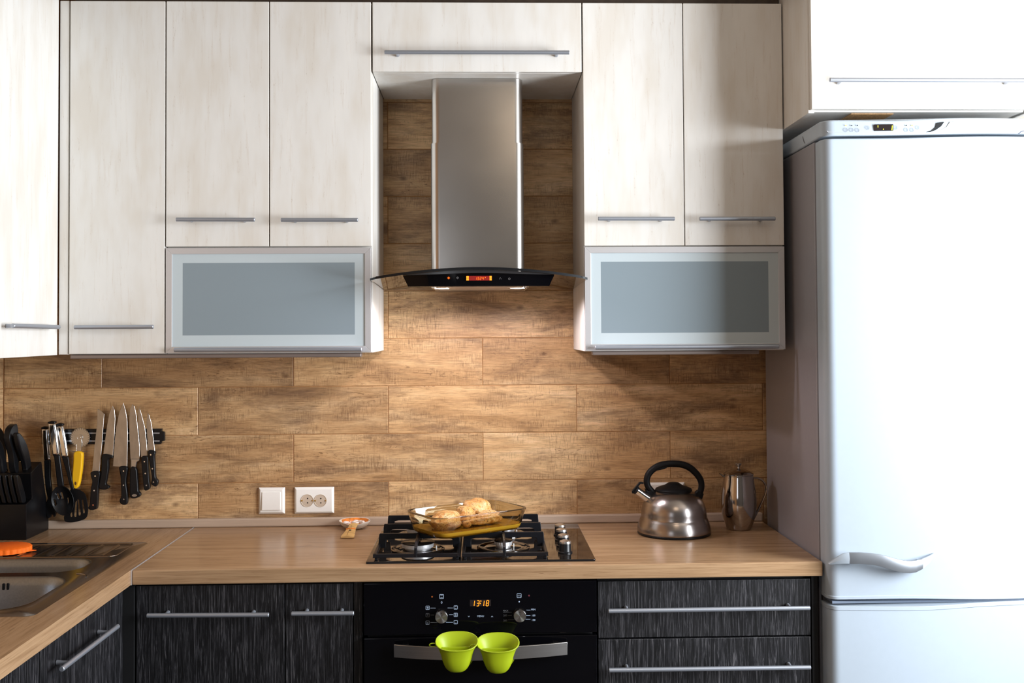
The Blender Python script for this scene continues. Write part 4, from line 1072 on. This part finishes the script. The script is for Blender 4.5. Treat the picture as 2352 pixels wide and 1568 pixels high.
flatknife('carving knife with a hooked black butt, second knife from the left', [(-1.1644,1.2556),(-1.1578,1.2423),(-1.1554,1.2158),(-1.1575,1.1595),(-1.1622,1.0967),(-1.1924,1.1003),(-1.1870,1.1465),(-1.1806,1.1928),(-1.1742,1.2292)],
  [(-1.1919,1.1034),(-1.1634,1.0989),(-1.1624,1.0906),(-1.1739,1.0884),(-1.1744,1.0610),(-1.1786,1.0281),(-1.1818,1.0100),(-1.1719,1.0033),(-1.1752,0.9958),(-1.1883,0.9926),(-1.2014,0.9970),(-1.2030,1.0086),(-1.1966,1.0448),(-1.1951,1.0777)], y=-.0175)
flatknife('broad chef knife, widest blade on the rack', [(-1.1300,1.2642),(-1.1233,1.2420),(-1.1183,1.2154),(-1.1159,1.1658),(-1.1178,1.0616),(-1.1615,1.0653),(-1.1574,1.1264),(-1.1527,1.1826),(-1.1430,1.2322)],
  [(-1.1391,1.0649),(-1.1158,1.0640),(-1.1158,1.0442),(-1.1190,1.0179),(-1.1146,0.9816),(-1.1139,0.9585),(-1.1171,0.9471),(-1.1269,0.9449),(-1.1367,0.9506),(-1.1384,0.9621),(-1.1335,0.9752),(-1.1353,1.0280),(-1.1390,1.0511)], [(-1.1259,1.0511),(-1.1257,1.0067),(-1.1249,0.9629)], y=-.019)
flatknife('knife with a steel bolster and steel disc in its butt', [(-1.1020,1.2600),(-1.0954,1.2534),(-1.0905,1.2318),(-1.0854,1.1920),(-1.0786,1.1257),(-1.0785,1.0867),(-1.1071,1.0870),(-1.1106,1.1591),(-1.1114,1.2154),(-1.1086,1.2452)],
  [(-1.1044,1.0623),(-1.0896,1.0621),(-1.0847,1.0439),(-1.0819,1.0076),(-1.0806,0.9878),(-1.0746,0.9812),(-1.0746,0.9730),(-1.0844,0.9665),(-1.0975,0.9650),(-1.1057,0.9700),(-1.1074,0.9947),(-1.1069,1.0343)], (), y=-.019,
  bolster=[(-1.1058,1.0884),(-1.0772,1.0882),(-1.0782,1.0826),(-1.0864,1.0774),(-1.0899,1.0602),(-1.1050,1.0604),(-1.1048,1.0802)], endcap=([(-1.0916,0.9747)][0], .0080, .0040))
flatknife('slim utility knife with three large rivets, second from the right', [(-1.0813,1.2466),(-1.0773,1.2416),(-1.0707,1.2184),(-1.0624,1.1852),(-1.0573,1.1421),(-1.0539,1.0931),(-1.0743,1.0933),(-1.0787,1.1423),(-1.0831,1.1920),(-1.0839,1.2251)],
  [(-1.0710,1.0933),(-1.0602,1.0972),(-1.0520,1.0948),(-1.0503,1.0667),(-1.0479,1.0271),(-1.0452,1.0007),(-1.0485,0.9925),(-1.0567,0.9892),(-1.0632,0.9943),(-1.0666,1.0273),(-1.0700,1.0603)], [(-1.0612,1.0798),(-1.0582,1.0428),(-1.0548,1.0056)], y=-.019)
flatknife('short utility knife, rightmost knife on the rack', [(-1.0543,1.2315),(-1.0493,1.2248),(-1.0427,1.2016),(-1.0377,1.1651),(-1.0310,1.1104),(-1.0523,1.1123),(-1.0557,1.1586),(-1.0575,1.2017)],
  [(-1.0504,1.1146),(-1.0291,1.1111),(-1.0307,1.0962),(-1.0290,1.0599),(-1.0273,1.0302),(-1.0200,1.0202),(-1.0207,1.0087),(-1.0272,1.0011),(-1.0370,1.0055),(-1.0413,1.0122),(-1.0387,1.0270),(-1.0437,1.0600),(-1.0487,1.0931)], [(-1.0416,1.1010),(-1.0363,1.0575),(-1.0329,1.0156)], y=-.019)

# pastry wheel
(wx, wz) = [(-1.2626,1.1563)][0]
t = thing('pastry_wheel', 'fluted steel pastry wheel with a yellow handle on the rack', 'pastry cutter', (wx, -.02, wz))
bm = B(); pts = []
n = 26
for i in range(n*2):
    a = PI*i/n; r_ = .0318 if i % 2 == 0 else .0282; pts.append((wx+r_*math.cos(a), wz+r_*math.sin(a)))
prism(bm, pts, 'y', -.0215, -.0200)
whl = obj('wheel', bm, M_steel, t)
bm = B()
for i in range(n):
    a = 2*PI*i/n; d1 = Vector((math.cos(a), math.sin(a))); n1 = Vector((-d1.y, d1.x))
    p0 = Vector((wx, wz))+d1*.0225; p1 = Vector((wx, wz))+d1*.0308
    prism(bm, [tuple(p0), tuple(p1+n1*.0008), tuple(p1-n1*.0008)], 'y', -.0218, -.0214)
obj('flutes', bm, M_bplastic, whl)
bm = B(); disc(bm, wx, -.0215, wz, .0085, .0022, 24); disc(bm, wx, -.0237, wz, .0035, .0015, 16)
sh_ = [(-1.2660,1.1461),(-1.2582,1.1510),(-1.2561,1.1411),(-1.2586,1.1114),(-1.2737,1.1116),(-1.2731,1.1346)]
prism(bm, sh_, 'y', -.0245, -.0215); obj('fork', bm, M_steel, t, bevel=.0005)
g_ = [(-1.2949,1.1165),(-1.2811,1.1134),(-1.2615,1.1109),(-1.2393,1.1120)]
bm = B(); tube(bm, [(x, -.024, z) for x, z in g_], [.0012, .0014, .0014, .0018], 8); obj('finger_guard', bm, M_steel, t, smooth=True)
hp_ = smoothpoly([(-1.2779,1.1117),(-1.2540,1.1108),(-1.2529,1.0818),(-1.2560,1.0456),(-1.2621,1.0111),(-1.2692,0.9997),(-1.2774,0.9971),(-1.2833,1.0031),(-1.2859,1.0196),(-1.2835,1.0525),(-1.2810,1.0854)], 4)
obj('handle', prism(B(), hp_, 'y', -.0320, -.0150), M_yellow, t, smooth=True, bevel=.004, seg=3)
bm = B(); hx, hz = [(-1.2730,1.0148)][0]
prism(bm, [(hx+.0028*math.cos(2*PI*i/14)+.0008, hz+.0055*math.sin(2*PI*i/14)) for i in range(14)], 'y', -.0326, -.0318)
obj('hanging_hole', bm, mat('dark_brown_hole', (.12, .045, .01), .6), t)

# ------------------------------------------------------------------ hanging utensils
def utensil(name, label, grip, cap, shaft, y, slot):
    t = thing(name, label, 'utensil', (grip[0][0], y, shaft[-1][1]), 'utensils hung at the left end of the rack')
    obj('grip', prism(B(), grip, 'y', y-.0100, y+.0060), M_chrome, t, smooth=True, bevel=.0055, seg=4, label='polished steel grip')
    obj('grip_cap', prism(B(), cap, 'y', y-.0105, y+.0065), M_bplastic, t, smooth=True, bevel=.002)
    obj('shaft', prism(B(), shaft, 'y', y-.0060, y+.0040), M_bplastic, t, smooth=True, bevel=.003, seg=3)
    bm = B(); sx, sz = slot
    prism(bm, [(sx+.0030*math.cos(2*PI*i/16), sz+.0058*math.sin(2*PI*i/16)) for i in range(16)], 'y', y-.0106, y-.0099)
    obj('hanging_hole', bm, M_bplastic, t)
    return t
t = utensil('slotted_turner', 'black slotted turner with steel grip, right of the three utensils',
  [(-1.3303,1.1962),(-1.3090,1.1971),(-1.3012,1.1540),(-1.2924,1.0990),(-1.3135,1.0966),(-1.3230,1.1542)], [(-1.3314,1.1957),(-1.3304,1.2003),(-1.3193,1.2039),(-1.3098,1.2017),(-1.3085,1.1960)],
  [(-1.3151,1.0972),(-1.2940,1.0990),(-1.2930,1.0944),(-1.2882,1.0627),(-1.2756,0.9965),(-1.2848,0.9953),(-1.2984,1.0499),(-1.3114,1.0940)], -.033, [(-1.3184,1.1830)][0])
hd = smoothpoly([(-1.2859,0.9974),(-1.2661,0.9983),(-1.2468,0.9877),(-1.2390,0.9767),(-1.2351,0.9586),(-1.2319,0.9379),(-1.2342,0.9146),(-1.2444,0.9031),(-1.2721,0.8954),(-1.2926,0.8946),(-1.3034,0.8993),(-1.3055,0.9128),(-1.2979,0.9334),(-1.2883,0.9721)], 3)
# head with real slots: strips between the slots
bm = B()
sl = [[(-1.2710,0.9564),(-1.2659,0.9628),(-1.2675,0.9124),(-1.2726,0.9111),(-1.2747,0.9163)], [(-1.2647,0.9654),(-1.2595,0.9653),(-1.2542,0.9200),(-1.2562,0.9148),(-1.2606,0.9162)], [(-1.2518,0.9639),(-1.2472,0.9652),(-1.2414,0.9276),(-1.2427,0.9225),(-1.2465,0.9225)], [(-1.2863,0.9203),(-1.2809,0.9280),(-1.2798,0.9151),(-1.2819,0.9105),(-1.2855,0.9126)]]
hm = obj('head', prism(bm, hd, 'y', -.0375, -.0345), M_bplastic_matt, t, bevel=.0008)
for s_ in sl:
    cut = link(bpy.data.objects.new('cutter', bpy.data.meshes.new('cutter')))
    cb = prism(B(), s_, 'y', -.05, -.02); bmesh.ops.recalc_face_normals(cb, faces=cb.faces); cb.to_mesh(cut.data); cb.free()
    md = hm.modifiers.new('slot', 'BOOLEAN'); md.object = cut; md.solver = 'EXACT'
    hm.modifiers.move(len(hm.modifiers)-1, 0)
CUT = [hm]
t = utensil('slotted_spoon', 'black slotted spoon with steel grip, middle of the three utensils',
  [(-1.3496,1.2047),(-1.3273,1.2058),(-1.3234,1.1812),(-1.3154,1.1063),(-1.3358,1.1034),(-1.3437,1.1556)], [(-1.3506,1.2037),(-1.3496,1.2088),(-1.3389,1.2118),(-1.3281,1.2102),(-1.3266,1.2045)],
  [(-1.3366,1.1047),(-1.3162,1.1066),(-1.3146,1.1009),(-1.3083,1.0544),(-1.3017,1.0092),(-1.3208,1.0056),(-1.3266,1.0546),(-1.3320,1.0995)], -.046, [(-1.3341,1.1920)][0])
def bowl(cx_, cz_, rx, rz, rot, y, depth):
    bm = B(); rings = []
    for r_ in (1.0, .985, .85, .6, .3, .03):
        dy = depth*(1-r_*r_)
        rings.append([(cx_+rx*r_*math.cos(a)*math.cos(rot)-rz*r_*math.sin(a)*math.sin(rot), y+dy - (0.0 if r_ < .99 else .0), cz_+rx*r_*math.cos(a)*math.sin(rot)+rz*r_*math.sin(a)*math.cos(rot)) for a in [2*PI*i/36 for i in range(36)]])
    loft(bm, rings, False, True); return bm
(bx1, bz1) = [(-1.3027,0.9655)][0]
hm = obj('head', bowl(bx1, bz1, .0345, .0470, math.radians(14), -.056, .014), M_bplastic, t, smooth=True, autosm=80)
hm.modifiers.new('solid', 'SOLIDIFY').thickness = .002
for s_ in ([(-1.3233,0.9863),(-1.3187,0.9880),(-1.3150,0.9720),(-1.3165,0.9682),(-1.3196,0.9721)], [(-1.3118,0.9900),(-1.3074,0.9905),(-1.3038,0.9719),(-1.3053,0.9668),(-1.3089,0.9707)], [(-1.3313,0.9671),(-1.3278,0.9683),(-1.3231,0.9515),(-1.3246,0.9484),(-1.3282,0.9516)], [(-1.2925,0.9718),(-1.2887,0.9730),(-1.2848,0.9537),(-1.2868,0.9506),(-1.2899,0.9537)]):
    cut = link(bpy.data.objects.new('cutter', bpy.data.meshes.new('cutter')))
    cb = prism(B(), s_, 'y', -.08, -.02); bmesh.ops.recalc_face_normals(cb, faces=cb.faces); cb.to_mesh(cut.data); cb.free()
    md = hm.modifiers.new('slot', 'BOOLEAN'); md.object = cut; md.solver = 'EXACT'
CUT.append(hm)
t = utensil('pasta_server', 'black pasta server with steel grip, left of the three utensils, beside the knife block',
  [(-1.3749,1.1867),(-1.3552,1.1876),(-1.3530,1.1544),(-1.3478,1.0897),(-1.3682,1.0868),(-1.3729,1.1546)], [(-1.3759,1.1857),(-1.3752,1.1914),(-1.3655,1.1939),(-1.3557,1.1918),(-1.3544,1.1866)],
  [(-1.3689,1.0878),(-1.3494,1.0897),(-1.3483,1.0840),(-1.3481,1.0374),(-1.3438,0.9985),(-1.3404,0.9701),(-1.3544,0.9650),(-1.3628,0.9987),(-1.3661,1.0376),(-1.3678,1.0842)], -.033, [(-1.3632,1.1743)][0])
obj('head', prism(B(), smoothpoly([(-1.3544,0.9702),(-1.3411,0.9727),(-1.3352,0.9571),(-1.3317,0.9338),(-1.3306,0.9208),(-1.3349,0.9118),(-1.3375,0.9183),(-1.3419,0.9210),(-1.3460,0.9133),(-1.3516,0.9081),(-1.3554,0.9134),(-1.3594,0.9444)], 2), 'y', -.0420, -.0300), M_bplastic, t, bevel=.002)
# apply the slot booleans, drop the cutters
dg = bpy.context.evaluated_depsgraph_get()
for hm in CUT:
    me = bpy.data.meshes.new_from_object(hm.evaluated_get(dg)); hm.modifiers.clear(); hm.data = me
for o in [o for o in C.objects if o.name.startswith('cutter')]: bpy.data.objects.remove(o)

# ------------------------------------------------------------------ knife block
KX = -1.3575
t = thing('knife_block', 'black two-tier knife block in the corner, left of the utensils', 'knife block', (-1.44, -.12, ZT))
prof = [(-0.1834,0.8705),(-0.1126,0.8685),(-0.0148,0.8706),(-0.0203,0.9080),(-0.0506,0.9957),(-0.0793,1.0895),(-0.1549,1.0653),(-0.1446,0.9876),(-0.1881,0.9761)]
prof = [(min(y, -.024), max(z, ZT+.0005)) for y, z in prof]
obj('block', prism(B(), prof, 'x', -1.487, KX), M_blockwood, t, bevel=.002)
def prof_handle(name, label, pts, x1, th, group, butt=None):
    bm = prism(B(), smoothpoly(pts, 3), 'x', x1-th, x1)
    o = thing(name, label, 'knife', (x1-th/2, pts[0][0], pts[0][1]), group)
    h_ = obj('handle', bm, M_bplastic, o, smooth=True, bevel=th*.33, seg=3)
    if butt:
        (by, bz), r_ = butt; bb = B(); bmesh.ops.create_icosphere(bb, subdivisions=3, radius=1)
        for v in bb.verts: v.co = Vector((x1-th/2+v.co.x*th*.5, by+v.co.y*r_, bz+v.co.z*r_))
        obj('bolster', bb, M_polish, o, smooth=True)
    return o
sp_ = [(-0.1933,0.9820),(-0.1752,0.9798),(-0.1674,0.9852),(-0.1756,1.0075),(-0.1929,1.0373),(-0.2099,1.0618),(-0.2255,1.0689),(-0.2304,1.0647),(-0.2235,1.0418),(-0.2104,1.0129),(-0.2008,0.9967)]
sb = [(-0.1810,0.9837)][0]
G5 = 'steak knives in the front tier of the knife block'
k0 = prof_handle('steak_knife', 'black-handled steak knife at the right end of the front tier row', sp_, -1.3655, .0105, G5, (sb, .0052))
labs = ['steak knife next to the rightmost one in the front tier', 'steak knife in the middle of the front tier row', 'fourth steak knife from the right in the front tier', 'steak knife at the left end of the front tier, cut by the photo edge']
for i in range(4): dup(k0, (-.0163*(i+1), 0, 0), labs[i], G5)
G6 = 'large knives in the back tier of the knife block'
prof_handle('kitchen_knife', 'large textured black knife handle at the right of the upper tier', [(-0.1342,1.0664),(-0.1139,1.0662),(-0.1046,1.0726),(-0.1114,1.1038),(-0.1352,1.1469),(-0.1671,1.1765),(-0.1869,1.1877),(-0.1980,1.1878),(-0.1978,1.1735),(-0.1807,1.1420),(-0.1548,1.1091),(-0.1384,1.0795)], -1.377, .016, G6, ([(-0.1034,1.0695)][0], .0075))
prof_handle('kitchen_shears', 'tallest black handle in the knife block, with a curved finger hook', [(-0.1643,1.0707),(-0.1418,1.0677),(-0.1422,1.0953),(-0.1108,1.0977),(-0.1327,1.1092),(-0.1388,1.1425),(-0.1491,1.1987),(-0.1622,1.2124),(-0.1935,1.2016),(-0.2052,1.1744),(-0.1967,1.1539),(-0.1788,1.1222)], -1.399, .018, G6)
prof_handle('kitchen_knife', 'dotted black knife handle with a bright end at the photo left edge', [(-0.1895,1.0707),(-0.1678,1.0702),(-0.1586,1.0802),(-0.1683,1.1112),(-0.1851,1.1478),(-0.2095,1.1726),(-0.2307,1.1773),(-0.2358,1.1632),(-0.2196,1.1321),(-0.2006,1.1053)], -1.424, .017, G6, ([(-0.1605,1.0750)][0], .0078))
prof_handle('kitchen_knife', 'smooth black knife handle standing behind the dotted one', [(-0.1427,1.0682),(-0.1177,1.0648),(-0.1210,1.1005),(-0.1213,1.1258),(-0.1319,1.1723),(-0.1526,1.1968),(-0.1717,1.2041),(-0.1823,1.1947),(-0.1710,1.1564),(-0.1513,1.0993)], -1.444, .016, G6)

# ------------------------------------------------------------------ sink
t = thing('sink', 'stainless steel double bowl sink with a ribbed drainer', 'sink', (-1.23, -.63, ZT))
SX0, SX1, SY0, SY1 = -1.480, -.9800, -1.030, -.2400
plate_ = rrect(SX0, SX1, SY0, SY1, .020, 8)
b1 = rrect(-1.405, -1.045, -.620, -.452, .070, 10); b2 = rrect(-1.405, -1.028, -.985, -.660, .085, 10)
bm = B()
ov = [bm.verts.new((x, y, ZT+.0018)) for x, y in plate_]
h1 = [bm.verts.new((x, y, ZT+.0018)) for x, y in b1]; h2 = [bm.verts.new((x, y, ZT+.0018)) for x, y in b2]
ed = []
for L_ in (ov, h1, h2):
    for i in range(len(L_)): ed.append(bm.edges.new((L_[i], L_[(i+1) % len(L_)])))
bmesh.ops.triangle_fill(bm, use_beauty=True, use_dissolve=False, edges=ed)
lo_ = [bm.verts.new((x+(.0015 if x > -1.2 else -.0015), y+(.0015 if y > -.6 else -.0015), ZT+.0003)) for x, y in plate_]
for i in range(len(ov)): bm.faces.new((ov[i], ov[(i+1) % len(ov)], lo_[(i+1) % len(ov)], lo_[i]))
obj('rim_plate', bm, M_sink, t, smooth=True, autosm=60)
def inset(pts, d_):
    cx_ = sum(p[0] for p in pts)/len(pts); cy_ = sum(p[1] for p in pts)/len(pts)
    hx_ = max(p[0] for p in pts)-cx_; hy_ = max(p[1] for p in pts)-cy_
    return [(cx_+(p[0]-cx_)*(1-d_/hx_), cy_+(p[1]-cy_)*(1-d_/hy_)) for p in pts]
def bowlmesh(pts, depth):
    bm = B(); rings = []
    for d_, z_ in ((0, .0018), (.003, .0012), (.006, -.003), (.010, -.02), (.016, -depth+.03), (.024, -depth+.010), (.045, -depth)):
        rings.append([(x, y, ZT+z_) for x, y in inset(pts, d_)])
    loft(bm, rings, False, True); return bm
obj('bowl', bowlmesh(b1, .13), M_sinkbowl, t, smooth=True, autosm=60)
bw = obj('bowl', bowlmesh(b2, .17), M_sinkbowl, t, smooth=True, autosm=60)
bm = B()
for qx, qz in [(-1.2203,0.8491),(-1.2042,0.8494),(-1.1935,0.8499)]:
    prism(bm, rrect(qx-.0026, qx+.0026, qz-.0085, qz+.0085, .0024, 3), 'y', -.6725, -.6695)
obj('overflow_slot', bm, M_bplastic, bw)
bm = B()
for i in range(9):
    x_ = -1.415 + i*.0455
    rr = [(x_-.0055, ZT+.0017), (x_-.0025, ZT+.0040), (x_+.0025, ZT+.0040), (x_+.0055, ZT+.0017)]
    prism(bm, rr, 'y', -.425, -.285)
obj('drainer_ribs', bm, M_sink, t, bevel=.001)
bm = B(); fr_ = rrect(-1.445, -1.010, -.438, -.268, .020, 6)
tube(bm, [(x, y, ZT+.0020) for x, y in fr_+[fr_[0]]], .0022, 8, cap=False); obj('drainer_bead', bm, M_sink, t, smooth=True)
bm = B(); ar = [(-1.045+.040*math.cos(a)-.045, -.690+.050*math.sin(a)-.01, ZT+.0022) for a in [math.radians(10+80*i/12) for i in range(13)]]
tube(bm, [(x+.055, y+.010, z) for x, y, z in ar], .0025, 8); obj('corner_bead', bm, M_sink, t, smooth=True)
# orange scalloped sponge on the drainer
(ox, oy) = (-1.338, -.362)
bm = B(); pts = []
for i in range(144):
    a = 2*PI*i/144; r_ = .066 + .0028*abs(math.sin(a*12)); pts.append((ox+r_*math.cos(a), oy+r_*math.sin(a)*.88))
loft(bm, [[(x, y, ZT+.0045) for x, y in pts], [(x, y, ZT+.017) for x, y in pts], [(ox+(x-ox)*.90, oy+(y-oy)*.90, ZT+.0205) for x, y in pts]])
t = tag(obj('sponge', bm, M_orange, smooth=True, autosm=50), 'orange scalloped scrubbing sponge on the sink drainer', 'sponge')
obj('tab', prism(B(), [(ox+.060, oy-.012), (ox+.083, oy+.004), (ox+.064, oy+.010)], 'z', ZT+.0045, ZT+.0065), M_orange, t)

# ------------------------------------------------------------------ spoon rest with garlic
rx_, ry_ = -.4010, -.062
t = thing('spoon_rest', 'painted ceramic spoon rest with a yellow handle, left of the hob', 'spoon rest', (rx_, ry_, ZT))
def ell(a_, b_, z, cy_=0, n=36):
    out = []
    for i in range(n):
        c_, s_ = math.cos(2*PI*i/n), math.sin(2*PI*i/n); t_ = max(0, -s_)**5; w_ = max(0, (z-ZT-.012)/.013)
        out.append((rx_+a_*c_, ry_+b_*s_-.014*t_*w_, z-.0055*t_*w_+.0035*max(0, s_)*w_))
    return out
bm = B(); loft(bm, [ell(.020, .018, ZT+.0008), ell(.032, .026, ZT+.004), ell(.043, .034, ZT+.013), ell(.0488, .0385, ZT+.0235), ell(.0485, .0383, ZT+.0250), ell(.0460, .0360, ZT+.0245), ell(.040, .032, ZT+.0150), ell(.028, .024, ZT+.0075), ell(.012, .010, ZT+.0060)])
bm.faces.ensure_lookup_table(); bm.faces.index_update()
for f in bm.faces:
    c_ = f.calc_center_median(); r2 = math.hypot((c_.x-rx_)/.048, (c_.y-ry_)/.038)
    f.material_index = 1 if (c_.y > ry_+.014 and c_.z > ZT+.010 and f.index >= 36*5) else 0
obj('dish', bm, [M_ceramic, M_ceramic_o], t, smooth=True, autosm=80)
hs_ = []
for y_3, hw_, zc_ in ((-.092, .017, .0195), (-.104, .0130, .0185), (-.125, .0125, .0155), (-.150, .0145, .0125), (-.180, .0175, .0090), (-.205, .0198, .0062), (-.218, .0200, .0052), (-.223, .0185, .0050)):
    hs_.append([(rx_+.001+(y_3+.09)*.03 - hw_, y_3, ZT+zc_-.0035), (rx_+.001+(y_3+.09)*.03+hw_, y_3, ZT+zc_-.0035), (rx_+.001+(y_3+.09)*.03+hw_, y_3, ZT+zc_+.0015), (rx_+.001+(y_3+.09)*.03, y_3, ZT+zc_+.0045), (rx_+.001+(y_3+.09)*.03-hw_, y_3, ZT+zc_+.0015)])
hd_ = obj('handle', loft(B(), hs_), M_ceramic_y, t, smooth=True, bevel=.0015, label='yellow glazed handle')
bm = B(); cylc = (rx_-.001, -.166); 
prism(bm, [(cylc[0]+.0036*math.cos(2*PI*i/14), cylc[1]+.0045*math.sin(2*PI*i/14)) for i in range(14)], 'z', ZT+.0130, ZT+.0158); obj('hanging_hole', bm, M_bplastic, hd_)
bm = B(); tube(bm, [(rx_-.016, -.150, ZT+.0152), (rx_-.008, -.149, ZT+.0170), (rx_, -.150, ZT+.0172), (rx_+.008, -.148, ZT+.0168), (rx_+.0135, -.149, ZT+.0150)], .0018, 8); obj('painted_band', bm, M_ceramic_o, hd_, smooth=True)
bm = B(); tube(bm, [(rx_-.003, -.115, ZT+.0205), (rx_-.001, -.135, ZT+.0186), (rx_-.005, -.19, ZT+.0118), (rx_-.004, -.215, ZT+.0098)], .0006, 6); obj('painted_line', bm, mat('brown_glaze_line', (.16, .07, .02), .3), hd_, smooth=True)
for i, (dx, dy, dz, a) in enumerate(((-.026, .002, .016, .3), (-.014, -.012, .0150, 1.2), (-.004, .004, .0165, 2.2), (.008, -.008, .0160, .7), (.016, .006, .0170, 2.8), (.026, -.002, .0180, 1.7), (.004, .014, .0180, .1))):
    bm = B(); bmesh.ops.create_icosphere(bm, subdivisions=3, radius=1)
    Rm = Matrix.Rotation(a, 3, 'Z')
    for v in bm.verts:
        p = v.co.copy(); k_ = 1-.35*p.x; v.co = Rm @ Vector((p.x*.0085, p.y*.0050*k_, p.z*.0040*k_)) * (.85+.3*abs(math.sin(5*a))) + Vector((rx_+dx, ry_+dy, ZT+dz+.003))
    tag(obj('garlic_clove', bm, M_garlic, smooth=True, autosm=180), 'white garlic clove lying in the ceramic spoon rest', 'garlic', 'garlic cloves in the spoon rest')
